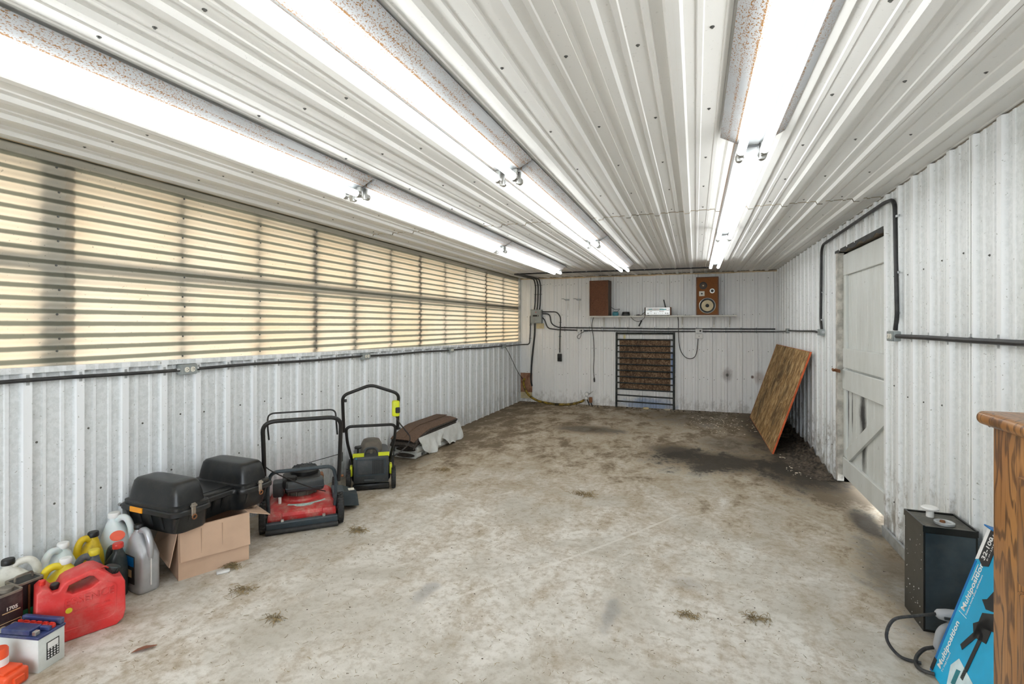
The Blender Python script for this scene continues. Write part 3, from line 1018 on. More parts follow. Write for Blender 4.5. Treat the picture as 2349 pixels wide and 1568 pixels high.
cable('wiring_cable', 'thin black cable from the left wall run up to the breaker panel side', bend([(XW + .0105, 8.42, sill(8.42) - .061), (XL + .05, YW - .02, sill(9) - .055), (-2.945, YW - .014, sill(9) - .05), (-2.93, YW - .014, 1.35), (-2.93, YW - .014, 1.62), (-2.90, YB - .05, 1.64)], .05, 5), .010,
      [((-2.93, YW, 1.45), RB_V), ((-2.935, YW, 1.2), RB_V)])

# breaker panel
bp = thing('breaker_panel', 'grey breaker panel on the back wall near the corner', 'breaker panel', (-2.798, YB, 1.485))
MB().rbox(-.107, .107, -.10, -.001, 0, .255, .004, 1).build('cabinet', 'grey', bp)
MB().rbox(-.095, .095, -.106, -.0995, .012, .243, .003, 1).build('door', 'grey', bp)
MB().box(-.06, .055, -.1072, -.105, .125, .155).build('breaker_slot', 'darkslot', bp, smooth=0)
for i in range(4):
    MB().rbox(-.05 + i * .026, -.034 + i * .026, -.112, -.1065, .131, .149, .002, 1).build('breaker_switch', 'black' if i != 3 else 'chrome', bp)
MB().lathe([(.008, 0), (.008, .002)], 12).build('warning_dot', 'redcap', bp, (0, -.106, .205), (pi / 2, 0, 0))
MB().rbox(-.006, .006, -.112, -.105, .02, .045, .002, 1).build('door_catch', 'chrome', bp)

tag(MB().box(-2.81, -2.665, YW - .012, YW - .001, 1.385, 1.484).build('plywood_patch', 'yellowwood', smooth=0), 'pale yellow plywood patch just under the breaker panel', 'wood patch')
tag(MB().rbox(-3.125, -2.895, YW - .014, YW - .001, .182, .545, .002, 1).build('strand_board_patch', 'redosb', smooth=0), 'reddish-brown board patch low in the back left corner', 'wood patch')
tag(MB().rbox(-3.122, -2.90, YW - .012, YW - .001, .062, .181, .002, 1).build('plywood_patch', 'yellowwood', smooth=0), 'yellow plywood strip beneath the reddish-brown patch', 'wood patch')
# cord from the last left-wall box to the patch
cable('thin_cord', 'thin cord sagging from the left wall box to the brown patch', curve([(XL + .055, 8.12, sill(8.1) - .08), (XL + .05, 8.35, .92), (XL + .05, 8.75, .60), (XL + .06, YW - .03, .44), (XL + .08, YW - .012, .42)], 6), .005, mat='cord', cat='cord')

# hose and valve
cable('air_hose', 'yellow and black hose curving from the brown patch to the valve', curve([(-3.05, YW - .012, .43), (-3.035, YW - .10, .34), (-2.93, YW - .17, .17), (-2.72, YW - .22, .06), (-2.4, YW - .26, .024), (-2.15, YW - .24, .025), (-1.95, YW - .17, .065), (-1.88, YW - .12, .10)], 7), .021, mat='hose', cat='hose')
vl = thing('regulator_valve', 'grey metal regulator valve with round gauges at the hose end', 'valve', (-1.80, YB - .14, 0))
MB().tube([(-.09, .03, .10), (-.03, .0, .125), (.02, 0, .14)], .018, 10).build('coupling', 'chrome', vl)
for gx, gz, gr, nm in ((-.025, .215, .036, 'gauge'), (-.035, .145, .032, 'gauge')):
    g = MB().lathe([(gr * .9, 0), (gr, .008), (gr, .028), (gr * .9, .032)], 18).build('gauge', 'galv', vl, (gx, 0, gz), (pi / 2, 0, 0))
    MB().lathe([(gr * .8, .0), (gr * .8, .002)], 18).build('dial', 'white', g, (0, 0, .0325))
MB().tube([(-.02, .01, .19), (.03, .01, .225), (.085, .0, .27)], [.008, .009, .006], 8).build('lever', 'chrome', vl)
MB().rbox(.01, .07, -.02, .03, .06, .16, .012, 2).build('valve_body', 'brass', vl)
MB().tube([(.045, 0, .07), (.06, -.01, .03), (.075, -.02, 0.002)], .010, 8).build('leg', 'black', vl)
MB().tube([(-.03, .02, .11), (.0, .03, .05), (.01, .03, 0.002)], .008, 8).build('leg', 'black', vl)

# hooks
for x, lb in ((-2.225, 'bent metal hanger hook nearer the breaker panel'), (-2.005, 'bent metal hanger hook nearer the grille-covered loudspeaker')):
    t = thing('wall_hook', lb, 'hook', (x, YW, 1.90), group='hanger hooks on the back wall')
    MB().rbox(-.035, .045, -.004, 0, .0, .03, .003, 1).build('plate', 'galv', t)
    MB().tube([(-.03, -.005, .02), (-.06, -.06, .035), (-.085, -.07, .03)], .006, 6).build('prong', 'galv', t)
    MB().tube([(.02, -.003, .0), (.02, -.004, -.18)], [.009, .005], 6).build('stem', 'shelf', t)

# ------------------------------------------------------------------ shelf and hi-fi
SZ = 1.612
sh = thing('wall_shelf', 'long white shelf board on the back wall', 'shelf', (-.566, YB, SZ))
MB().rbox(-1.196, 1.196, -.27, -.02, -.024, 0, .003, 1).build('board', 'shelf', sh)
for x in (-.97, -.69, .36, .86, .96 + .14):
    t = MB().box(-.012, .012, -.025, -.019, -.20, -.024).box(-.012, .012, -.20, -.02, -.030, -.024)
    t.tube([(0, -.17, -.032), (0, -.025, -.15)], .006, 6)
    t.build('bracket', 'shelf', sh, (x, 0, 0))


def speaker_box(t, w, d, h, front):
    MB().rbox(-w / 2, w / 2, -d / 2, d / 2, 0, h, .003, 1).build('cabinet', 'walnutdk', t)
    fr = MB()
    e = .014
    fr.box(-w / 2, w / 2, -d / 2 - .016, -d / 2, 0, e).box(-w / 2, w / 2, -d / 2 - .016, -d / 2, h - e, h)
    fr.box(-w / 2, -w / 2 + e, -d / 2 - .016, -d / 2, e, h - e).box(w / 2 - e, w / 2, -d / 2 - .016, -d / 2, e, h - e)
    fr.build('front_frame', 'walnut', t, smooth=0)
    MB().rbox(-w / 2 + e, w / 2 - e, -d / 2 - .010, -d / 2 - .0005, e, h - e, .002, 1).build(front, 'grille' if front == 'grille' else 'baffle', t)


s1 = thing('loudspeaker', 'brown wooden loudspeaker with its cloth grille on', 'loudspeaker', (-1.578, YB - .16, SZ), radians(-5), group='hi-fi loudspeakers on the shelf')
speaker_box(s1, .335, .215, .62, 'grille')
MB().tube([(.118 * cos(2 * pi * j / 28), -.119, .19 + .118 * sin(2 * pi * j / 28)) for j in range(28)], .005, 6, closed=True).build('woofer_ring', 'grille', s1)
MB().box(-.14, -.06, -.120, -.117, .578, .592).build('badge', 'walnut', s1, smooth=0)
s2 = thing('loudspeaker', 'loudspeaker without grille showing its cream woofer and tweeters', 'loudspeaker', (.192, YB - .155, SZ), radians(-3), group='hi-fi loudspeakers on the shelf')
speaker_box(s2, .342, .205, .625, 'baffle')
yf = -.205 / 2 - .0102


def driver(x, z, parts, name):
    g = bpy.data.objects.new(name, None)
    g.location = (x, yf, z)
    g.rotation_euler = (pi / 2, 0, 0)
    link(g, s2)
    for nm, prof, mt in parts:
        MB().lathe(prof, 28).build(nm, mt, g)


driver(.0, .155, (('basket', [(.128, 0), (.128, .005), (.120, .007), (.118, .002)], 'chrome'), ('surround', [(.118, .0), (.116, .007), (.104, .009), (.092, .004), (.09, .001)], 'black'),
                  ('cone', [(.094, .003), (.090, .0035), (.04, .0012), (.03, .001)], 'cone'), ('dust_cap', [(.029, .0), (.027, .006), (.015, .010), (.001, .011)], 'black')), 'woofer')
driver(-.062, .485, (('surround', [(.060, 0), (.060, .004), (.052, .006), (.03, .003)], 'black'), ('cone', [(.042, .004), (.040, .0065), (.02, .005)], 'walnutdk'), ('dust_cap', [(.014, .004), (.012, .010), (.001, .012)], 'cone')), 'midrange')
driver(.075, .395, (('surround', [(.039, 0), (.039, .004), (.03, .006), (.02, .003)], 'chrome'), ('dust_cap', [(.024, .003), (.022, .008), (.001, .010)], 'black')), 'tweeter')
mb = MB().rbox(-.126, -.042, yf - .004, yf, .312, .392, .003, 1).build('control_plate', 'ivory', s2)
MB().lathe([(.014, 0), (.012, .012), (.001, .013)], 14).build('knob', 'black', mb, (-.084, yf - .004, .352), (pi / 2, 0, 0))

rc = thing('stereo_receiver', 'silver stereo receiver with wooden end cheeks on the shelf', 'receiver', (-.596, YB - .155, SZ), 0)
MB().rbox(-.205, .205, -.09, .115, .008, .135, .002, 1).build('case', 'silver', rc)
for s in (-1, 1):
    MB().rbox(s * .207 - .009, s * .207 + .009, -.095, .115, .006, .14, .003, 1).build('wooden_cheek', 'walnutdk' if s < 0 else 'walnut', rc)
fp = MB().rbox(-.197, .197, -.096, -.0895, .010, .134, .002, 1).build('faceplate', 'silver', rc)
MB().box(-.185, .10, -.0975, -.0955, .082, .122).build('dial_window', 'white', fp, smooth=0)
MB().box(.03, .135, -.0985, -.0965, .090, .112).build('dial_scale', 'dial', fp, smooth=0)
MB().box(-.15, -.09, -.0985, -.0965, .098, .112).build('dial_scale', 'dial', fp, smooth=0)
MB().lathe([(.021, 0), (.021, .012), (.017, .015)], 18).build('tuning_knob', 'silver', rc, (.163, -.096, .100), (pi / 2, 0, 0))
for i, x in enumerate((-.16, -.11, -.05, -.02, .02, .05, .08, .125, .16)):
    r = .011 if i in (0, 2, 7, 8) else .006
    MB().lathe([(r, 0), (r, .010), (r * .7, .012)], 12).build('knob', 'chrome', rc, (x, -.096, .036), (pi / 2, 0, 0))
for i, x in enumerate((-.12, -.10, .035, .055, .075, .095)):
    MB().rbox(x - .005, x + .005, -.103, -.0955, .064, .074, .001, 1).build('push_button', 'brass', rc)
for s in (-.16, .16):
    for y in (-.07, .09):
        MB().lathe([(.012, 0), (.012, .009)], 10).build('foot', 'black', rc, (s, y, 0))
an = MB().rbox(-.009, .009, -.006, .006, 0, .14, .002, 1)
o = an.build('antenna', 'black', rc, (.12, .06, .136), (0, radians(-13), 0))

a = thing('power_adapter', 'small teal power adapter on the shelf beside the loudspeaker', 'adapter', (-1.315, YB - .17, SZ), .1)
MB().rbox(-.05, .05, -.04, .04, 0, .068, .01, 2).build('body', 'teal', a)
MB().rbox(-.03, .03, -.03, .03, .068, .074, .003, 1).build('cap', 'bluegrey', a)
MB().tube(curve([(.03, 0, .07), (.07, .02, .12), (.0, .05, .11), (-.06, .03, .14), (-.10, .0, .17)], 6), .004, 6).build('lead', 'cord', a)
a = thing('small_speaker', 'squat black round gadget on the shelf left of the receiver', 'gadget', (-1.135, YB - .17, SZ))
MB().lathe([(.066, 0), (.070, .01), (.066, .05), (.060, .066), (.05, .068)], 24).build('body', 'black', a)
MB().lathe([(.072, .012), (.072, .026), (.069, .028)], 24).build('ring', 'charcoal', a)
a = thing('coiled_lead', 'flat coil of black lead lying on the shelf', 'cord', (-.92, YB - .20, SZ))
MB().tube([((.05 - .0008 * j) * cos(j * .4), (.04 - .0006 * j) * sin(j * .4), .005 + .0002 * j) for j in range(50)], .005, 6).build('coil', 'cord', a)
MB().tube(curve([(.05, 0, .006), (.10, .02, .055), (.16, .03, .07), (.19, .06, .04)], 6), .0045, 6).build('tail', 'cord', a)
tag(MB().tube(curve([(-1.04, YB - .285, SZ - .02), (-.98, YB - .29, SZ - .08), (-.90, YB - .29, SZ - .10), (-.82, YB - .285, SZ - .05), (-.80, YB - .27, SZ + .006)], 6), .0045, 6).build('drooping_lead', 'cord'), 'black lead drooping over the shelf edge', 'cord')
tag(MB().tube([(-.93, YW - .012, 1.43), (-.885, YW - .016, 1.52), (-.878, YW - .018, 1.535)], [.012, .012, .007], 8).build('small_handset', 'black'), 'short black clip stuck to the wall under the shelf', 'clip')
cable('appliance_lead', 'long black power cord hanging from the shelf end', curve([(-1.70, YB - .18, SZ - .03), (-1.735, YB - .10, 1.52), (-1.755, YB - .05, 1.42), (-1.725, YB - .05, 1.2), (-1.715, YB - .05, .9), (-1.725, YB - .05, .65), (-1.715, YB - .05, .50)], 7), .006, mat='cord', cat='cord')
pc = thing('cord_plug', 'black plug at the end of the long hanging cord', 'plug', (-1.713, YB - .05, .425))
MB().tube([(0, 0, .08), (0, 0, .05), (.004, 0, .0)], [.008, .016, .013], 10).build('body', 'cord', pc)
MB().box(-.006, -.003, -.004, .004, -.018, .0).box(.004, .007, -.004, .004, -.018, .0).build('prongs', 'chrome', pc, smooth=0)
outlet('white outlet on the back wall under the grille-covered loudspeaker', (-1.965, YB - .004, 1.352), RB_H, 'white', 'white', plugged=True)
cable('appliance_lead', 'small looped cord hanging below the left white outlet', curve([(-1.945, YB - .062, 1.35), (-1.95, YB - .09, 1.25), (-1.99, YB - .07, 1.20), (-2.02, YB - .06, 1.25), (-1.90, YB - .06, 1.33), (-1.82, YB - .05, 1.34)], 6), .0045, mat='cord', cat='cord')
outlet('white outlet on the back wall right of the barred window', (.06, YB - .004, 1.352), RB_H, 'white', 'white', plugged=True)
a = thing('wall_charger', 'white plug-in charger just beneath the right white outlet', 'charger', (.06, YB - .004, 1.262))
MB().rbox(-.062, .062, -.05, -.002, -.04, .04, .010, 2).build('body', 'white', a)
MB().lathe([(.007, 0), (.007, .002)], 10).build('indicator', 'black', a, (0, -.0505, .0), (pi / 2, 0, 0))
cable('appliance_lead', 'black cord looping from the receiver down and up to the charger', curve([(-.28, YB - .16, SZ + .006), (-.27, YB - .06, 1.5), (-.262, YB - .05, 1.2), (-.235, YB - .05, 1.02), (-.15, YB - .05, .90), (-.04, YB - .05, .89), (.02, YB - .05, .98), (.045, YB - .05, 1.22)], 7), .006, mat='cord', cat='cord')

# boarded window and barred gate
tag(MB().rbox(-1.265, -.40, YW - .016, YW - .002, .318, 1.192, .002, 1).build('boarded_panel', 'osbdark', smooth=0), 'weathered brown strand board screwed over a wall opening', 'board')
gt = thing('steel_gate', 'dark steel bar gate standing against the brown board', 'gate', (-.827, YB - .088, 0), rot=(radians(-1.6), 0, 0))
for x in (-.485, .485):
    MB().cyl((x, 0, 0.0), (x, 0, 1.325), .018, 12).build('post', 'barsteel', gt)
nb = 12
for i in range(nb):
    z = 1.305 - i * 1.205 / (nb - 1) - (.0)
    tl = -.010 * i / nb
    MB().cyl((-.475, 0, z - tl), (.475, 0, z + tl), .0125 if i else .017, 10).build('bar', 'barsteel', gt)

# leaning strand board, lower right
lx0, lx1, hz = .81, 1.185, 1.15
ang = atan2(lx1 - lx0, hz)
Lh = sqrt((lx1 - lx0) ** 2 + hz ** 2)
lb = thing('strand_board', 'large tan strand board sheet leaning on the right wall', 'board', (lx0, 6.28, .004), rot=(0, ang, 0))
MB().box(.0005, .0165, .012, 2.42, .004, Lh - .004).build('sheet', 'osb', lb, smooth=0)
ed = MB().box(0, .017, 0, .012, 0, Lh).box(0, .017, 2.42, 2.432, 0, Lh).box(0, .017, .012, 2.42, 0, .004).box(0, .017, .012, 2.42, Lh - .004, Lh)
ed.build('painted_edge', 'orangeedge', lb, smooth=0)


# ------------------------------------------------------------------ jugs and cans by the left wall
def jug(name, label, cat, loc, rz, w, d, h, body, cap, group=None, capr=.022, fluid=None, handle=True, neck=.84, p=3.2):
    """moulded jug: local x is the long side, handle toward +x, spout above -x side"""
    t = thing(name, label, cat, loc, rz, group)
    a, b_ = w / 2, d / 2
    nx = -a * .28
    hb = .62 * h
    rings = [rrect(0, 0, a * .90, b_ * .90, p, 28, 0), rrect(0, 0, a * .98, b_ * .98, p, 28, .008), rrect(0, 0, a, b_, p, 28, .03)]
    rings += [rrect(0, 0, a, b_, p, 28, h * .30), rrect(-.0 * a, 0, a, b_, p, 28, hb * .86)]
    for k, (fa, fb, fx, fz) in enumerate(((.93, .98, .07, .64), (.74, .90, .26, .71), (.55, .76, .42, .775), (.40, .54, .62, .83))):
        rings.append(rrect(nx * fx * 1.6 if handle else nx * fx * .5, 0, a * (fa if handle else min(1, fa * 1.25)), b_ * fb, 2.6, 28, h * fz))
    rings.append(rrect(nx, 0, capr * .92, capr * .92, 2, 28, h * .875))
    rings.append(rrect(nx, 0, capr * .92, capr * .92, 2, 28, h * .93))
    MB().loft(rings).build('body', body, t, smooth=60)
    if handle:
        r0 = min(b_ * .34, .017)
        hp = curve([(nx + capr * .5, 0, h * .86), (nx + a * .55, 0, h * .905), (a * .62, 0, h * .88), (a * .86, 0, h * .77), (a * .90, 0, h * .62), (a * .86, 0, h * .50)], 6)
        MB().tube(hp, [r0] * len(hp), 12).build('handle', body, t, smooth=60)
    z = h * .905
    MB().lathe([(capr * 1.10, z), (capr * 1.14, z + .004), (capr * 1.12, z + .022), (capr * .98, z + .026), (.001, z + .026)], 20).build('cap', cap, t, (nx, 0, 0), smooth=40)
    return t


JG = 'jugs and cans lined up along the left wall'
jug('plastic_jug', 'grimy white jug with black cap behind the brown tin', 'jug', (-3.045, 1.43, 0), radians(72), .175, .105, .345, 'whitejug', 'black', JG)
jug('plastic_jug', 'bright yellow jug cut by the frame edge beside the brown tin', 'jug', (-2.985, 1.245, 0), radians(75), .14, .10, .31, 'yellowjug', 'black', JG)
jug('plastic_jug', 'cloudy clear jug with dirty white cap against the wall', 'jug', (-3.055, 1.608, 0), radians(-84), .145, .11, .33, 'clearjug', 'white', JG)
jug('plastic_jug', 'bright yellow jug with white cap right behind the red can handle', 'jug', (-2.905, 1.535, 0), radians(-100), .155, .10, .305, 'yellowjug', 'white', JG)
jug('plastic_jug', 'slate grey jug with yellow cap behind the red can', 'jug', (-2.925, 1.675, 0), radians(-110), .115, .10, .285, 'slatejug', 'yellowjug', JG)
jug('plastic_jug', 'grimy yellow jug with black cap close to the wall', 'jug', (-3.055, 1.747, 0), radians(-100), .12, .10, .335, 'dirtyyellow', 'black', JG)
jug('plastic_jug', 'black jug with red cap between red can and silver jug', 'jug', (-2.902, 1.783, 0), radians(-170), .10, .085, .285, 'blackjug', 'redcap', JG)
j = jug('plastic_jug', 'tall clear jug of pale blue washer fluid with white cap', 'jug', (-3.042, 1.882, 0), radians(20), .165, .125, .405, 'clearjug', 'white', JG, capr=.026)
lf = MB()
lf.loft([rrect(0, 0, .0835, .0635, 3.2, 28, z) for z in (.012, .21)])
lf.build('fluid', 'bluefluid', j, smooth=60)
MB().loft([rrect(0, 0, .034, .027, 2, 20, z) for z in (0, .003)]).build('warning_label', 'orangered', j, (.040, -.056, .285), (radians(72), 0, radians(30)))
j = jug('oil_jug', 'silver grey oil jug with black cap beside the cardboard box', 'jug', (-2.858, 1.888, 0), radians(-8), .185, .112, .355, 'silverjug', 'black', JG, p=4.5)
lbk = MB()
lbk.rbox(-.062, .045, -.0592, -.0545, .05, .20, .002, 1)
lbl = lbk.build('printed_label', 'ink', j)
MB().box(-.058, .041, -.0597, -.0590, .145, .195).build('label_band', 'deepblue', lbl, smooth=0)
MB().box(-.045, .02, -.0597, -.0590, .085, .125).build('label_picture', 'gold', lbl, smooth=0)
MB().tube([(.0935, .0, .04), (.0935, .0, .20)], .004, 6).build('sight_strip', 'white', j)

# red fuel can: profile in (y, z), thickness along x
rcn = thing('fuel_can', 'faded red plastic fuel can embossed ESSENCE', 'fuel can', (-2.731, 1.524, 0), radians(-22.6))
outer = [(-.145, .0), (.125, .0), (.152, .022), (.161, .06), (.159, .198), (.146, .226), (.115, .234), (.085, .266), (.055, .292), (.03, .296), (-.05, .276), (-.068, .266), (-.082, .240), (-.102, .240), (-.116, .260), (-.138, .268), (-.156, .252), (-.162, .05), (-.158, .015)]
hole = [(-.056, .226), (-.046, .252), (.024, .270), (.040, .264), (.062, .232), (.03, .214), (-.034, .208)]


def plate_with_hole(outer, hole, hx, bev):
    """body prism along x with a through hole, edges eased"""
    bm = bmesh.new()
    def loop(poly):
        vs = [bm.verts.new((0, u, w)) for u, w in poly]
        return [bm.edges.new((vs[i], vs[(i + 1) % len(vs)])) for i in range(len(vs))]
    es = loop(outer) + loop(hole)
    bmesh.ops.triangle_fill(bm, use_beauty=True, edges=es)
    r = bmesh.ops.extrude_face_region(bm, geom=bm.faces[:])
    vs = [e for e in r['geom'] if isinstance(e, bmesh.types.BMVert)]
    bmesh.ops.translate(bm, verts=vs, vec=(2 * hx, 0, 0))
    bmesh.ops.translate(bm, verts=bm.verts[:], vec=(-hx, 0, 0))
    bmesh.ops.recalc_face_normals(bm, faces=bm.faces[:])
    sharp = [e for e in bm.edges if len(e.link_faces) == 2 and e.calc_face_angle(0) > 1.2]
    bmesh.ops.bevel(bm, geom=sharp, offset=bev, segments=3, affect='EDGES', profile=.5, clamp_overlap=True)
    return bm


bm = plate_with_hole(outer, hole, .070, .011)
me = bpy.data.meshes.new('body')
bm.to_mesh(me)
bm.free()
me.polygons.foreach_set('use_smooth', [True] * len(me.polygons))
me.set_sharp_from_angle(angle=radians(50))
me.materials.append(M['redcan'])
inst('body', me, rcn)
text('ESSENCE', .050, 'redcan', rcn, (.0695, .026, .160), FACE_PX, 'embossed_lettering', .0046, sx=.92)
text('DANGER  WITH LABEL', .0135, 'redcan', rcn, (.0695, .035, .125), FACE_PX, 'embossed_lettering', .0016)
for k in range(4):
    MB().box(.069, .0715, -.05 + .01 * k, .10, .108 - k * .012, .111 - k * .012).build('embossed_line', 'redcan', rcn, smooth=0)
MB().tube(bend([(.070, -.08, .05), (.070, .12, .05), (.070, .125, .205), (.070, .09, .225)], .03, 5), .0022, 6).build('embossed_border', 'redcan', rcn)
MB().lathe([(.0125, 0), (.0125, .0012)], 20).build('round_sticker', 'yellowjug', rcn, (.0702, -.048, .140), (0, pi / 2, 0))
MB().lathe([(.017, 0), (.017, .020), (.014, .024), (.001, .024)], 18).build('vent_cap', 'black', rcn, (.02, -.092, .240))
MB().lathe([(.012, 0), (.012, .018), (.009, .022), (.001, .022)], 14).build('vent_plug', 'redcap', rcn, (-.0, -.132, .265))
sp = MB().lathe([(.029, 0), (.030, .012), (.030, .030), (.026, .034), (.001, .034)], 24)
for k in range(14):
    sp.box(.029, .0315, -.002, .002, .004, .03, Matrix.Rotation(2 * pi * k / 14, 4, 'Z'))
sp.build('filler_cap', 'blackjug', rcn, (.0, .112, .232), (radians(-22), 0, 0))
MB().tube(curve([(.03, .078, .262), (.03, .072, .275), (.03, .085, .282), (.02, .10, .268)], 4), .004, 6).build('cap_tether', 'redcap', rcn)


def tin(name, label, loc, rz, w, d, h, mat):
    """rectangular tin, long side on local y, print on +x"""
    t = thing(name, label, 'tin', loc, rz, JG)
    MB().rbox(-d / 2, d / 2, -w / 2, w / 2, 0.001, h, .008, 3).build('body', mat, t)
    lid = MB()
    lid.loft([rrect(0, 0, d / 2 + .002, w / 2 + .002, 9, 28, h - .006), rrect(0, 0, d / 2 + .002, w / 2 + .002, 9, 28, h + .003), rrect(0, 0, d / 2 - .006, w / 2 - .006, 9, 28, h + .003), rrect(0, 0, d / 2 - .008, w / 2 - .008, 9, 28, h - .002)])
    lid.build('top_rim', 'tintop', t)
    return t


t = tin('metal_tin', 'brown-black rectangular tin marked 1705 at the frame edge', (-2.858, 1.262, 0), 0, .172, .10, .272, 'darkcan')
MB().lathe([(.024, 0), (.024, .014), (.020, .018), (.001, .018)], 20).build('screw_cap', 'tintop', t, (.012, .045, .272))
MB().tube(bend([(0, -.06, .272), (0, -.06, .295), (0, .0, .295), (0, .0, .272)], .015, 4), .004, 6).build('carry_handle', 'chrome', t)
text('1705', .021, 'ivory', t, (.0502, .045, .200), FACE_PX, 'lettering', .0004, bold=.02)
MB().box(.0502, .0507, .012, .074, .190, .194).build('small_print', 'gold', t, smooth=0)
for yy in (.012, .05):
    MB().tube([(.0505, yy + .015 * cos(2 * pi * j / 20), .125 + .015 * sin(2 * pi * j / 20)) for j in range(20)], .0016, 5, closed=True).build('hazard_symbol', 'gold', t)
MB().loft([[(.0502, .012 + u, .118 + w) for u, w in ((-.005, 0), (.005, 0), (.004, .008), (0, .016), (-.004, .008))], [(.0512, .012 + u, .118 + w) for u, w in ((-.005, 0), (.005, 0), (.004, .008), (0, .016), (-.004, .008))]]).build('hazard_flame', 'gold', t, smooth=0)
MB().box(.0502, .051, .0475, .0525, .117, .132).box(.0502, .051, .043, .057, .130, .134).build('hazard_letter', 'gold', t, smooth=0)
fr = MB()
for a, b_, c, d in ((-.07, .078, .150, .152), (-.07, .078, .055, .057), (.076, .078, .055, .152)):
    fr.box(.0502, .0508, a, b_, c, d)
fr.build('label_border', 'gold', t, smooth=0)
t = tin('metal_tin', 'green and black rectangular tin squeezed behind the red can', (-2.917, 1.403, 0), radians(0), .10, .10, .268, 'black')
MB().rbox(-.0515, .0515, -.0515, .0515, .02, .15, .006, 2).build('label_band', 'greentin', t)
MB().box(.0502, .053, -.012, -.004, .01, .255).build('rust_seam', 'brass', t, smooth=0)
MB().tube(bend([(0, -.035, .268), (0, -.035, .292), (0, .03, .292), (0, .03, .268)], .015, 4), .0045, 6).build('carry_handle', 'tintop', t)

# battery
bt = thing('car_battery', 'milky white battery with navy lid and red caps', 'battery', (-2.660, 1.304, 0), radians(13))
MB().rbox(-.098, .098, -.055, .055, 0.0, .140, .004, 2).build('case', 'battery', bt)
MB().rbox(-.101, .101, -.058, .058, .138, .150, .003, 1).build('lid', 'navy', bt)
MB().rbox(-.096, .098, .036, .056, .150, .176, .004, 1).build('lid_ridge', 'navy', bt)
MB().rbox(-.084, .05, -.054, .002, .150, .172, .004, 1).build('lid_block', 'navy', bt)
MB().rbox(.05, .096, -.012, .004, .150, .168, .003, 1).build('lid_block', 'navy', bt)
for i in range(6):
    x = -.078 + i * .031
    c = MB().lathe([(.0125, 0), (.0125, .010), (.010, .013), (.001, .013)], 14)
    c.box(-.010, .010, -.003, .003, .012, .019)
    c.build('filler_cap', 'redcap', bt, (x, .019, .150))
for x in (-.090, .070):
    MB().rbox(x - .009, x + .009, -.05, -.03, .150, .168, .002, 1).build('terminal', 'chrome', bt)
lbl = MB().box(.0982, .0988, -.022, .03, .035, .108).build('label', 'ink', bt, smooth=0)
MB().box(.0988, .0992, -.018, .026, .078, .104).build('label_panel', 'paper', lbl, smooth=0)
dots = MB()
for i in range(4):
    for k in range(4):
        dots.loft([[(xx, -.014 + i * .0125 + .0036 * cos(2 * pi * j / 10), .042 + k * .0105 + .0036 * sin(2 * pi * j / 10)) for j in range(10)] for xx in (.0988, .0992)])
dots.build('label_dots', 'paper', lbl, smooth=0)

# orange chalk-line bottle and case
oc = thing('orange_reel', 'orange-red plastic reel with round top at the frame corner', 'reel', (-2.610, 1.183, 0), radians(13))
MB().rbox(-.085, .075, -.045, .045, .0, .062, .012, 3).build('case', 'orangered', oc)
MB().rbox(-.07, .055, -.035, .035, .060, .072, .004, 2).build('lid', 'orangered', oc)
for x in (-.03, .03):
    MB().rbox(x - .008, x + .008, -.052, -.040, .01, .05, .003, 1).build('catch', 'orangered', oc)
MB().rbox(.072, .084, -.02, .02, .015, .045, .003, 1).build('catch', 'orangered', oc)
MB().lathe([(.030, .070), (.030, .135), (.026, .142), (.001, .142)], 24).build('round_top', 'orangered', oc, (-.022, .005, 0))
MB().lathe([(.0308, .076), (.0308, .105)], 24).build('label_wrap', 'paper', oc, (-.022, .005, 0))

# ------------------------------------------------------------------ cardboard box
bx = thing('cardboard_box', 'open brown cardboard box under the black cargo box', 'box', (-2.736, 2.006, 0), atan2(.345, .150))
BL, BW, BH, TK = .372, .30, .29, .005    # local x: along the face toward the room, local y: toward the wall
MB().box(0, BL, 0, TK, 0, BH).build('side_wall', 'cardboard', bx, smooth=0)
MB().box(0, BL, BW - TK, BW, 0, BH).build('side_wall', 'cardboard', bx, smooth=0)
MB().box(0, TK, TK, BW - TK, 0, BH).build('end_wall', 'cardboard', bx, smooth=0)
MB().box(BL - TK, BL, TK, BW - TK, 0, BH).build('end_wall', 'cardboard', bx, smooth=0)
MB().box(TK, BL - TK, TK, BW - TK, 0, TK).build('bottom', 'cardin', bx, smooth=0)


def slab(q, th, name, mat, parent):
    q = [Vector(p) for p in q]
    n = (q[1] - q[0]).cross(q[3] - q[0]).normalized() * th
    return MB().loft([q, [p + n for p in q]]).build(name, mat, parent, smooth=0)


slab([(0.004, -.003, BH), (BL, -.003, BH), (BL + .002, -.012, BH - .195), (.006, -.010, BH - .185)], -.004, 'flap', 'cardboard', bx)
slab([(-.003, .004, BH), (-.003, BW, BH), (-.075, BW - .02, BH - .15), (-.045, .0, BH - .20)], -.004, 'flap', 'cardboard', bx)
slab([(BL + .003, .0, BH - .002), (BL + .003, BW, BH - .002), (BL + .13, BW - .01, BH - .05), (BL + .13, .01, BH - .05)], .004, 'flap', 'cardboard', bx)
for k in range(2):
    MB().box(.11 + k * .11, .1115 + k * .11, -.0136, -.008, BH - .17, BH - .02).build('crease', 'cardin', bx, smooth=0)

# ------------------------------------------------------------------ black cargo box (dumb-bell plan)
cg = thing('cargo_box', 'black plastic cargo box with two raised lids and amber reflector', 'cargo box', (-2.868, 1.91, BH + .001), radians(-2))
Wd, Ld = .49, .665      # x width, y length


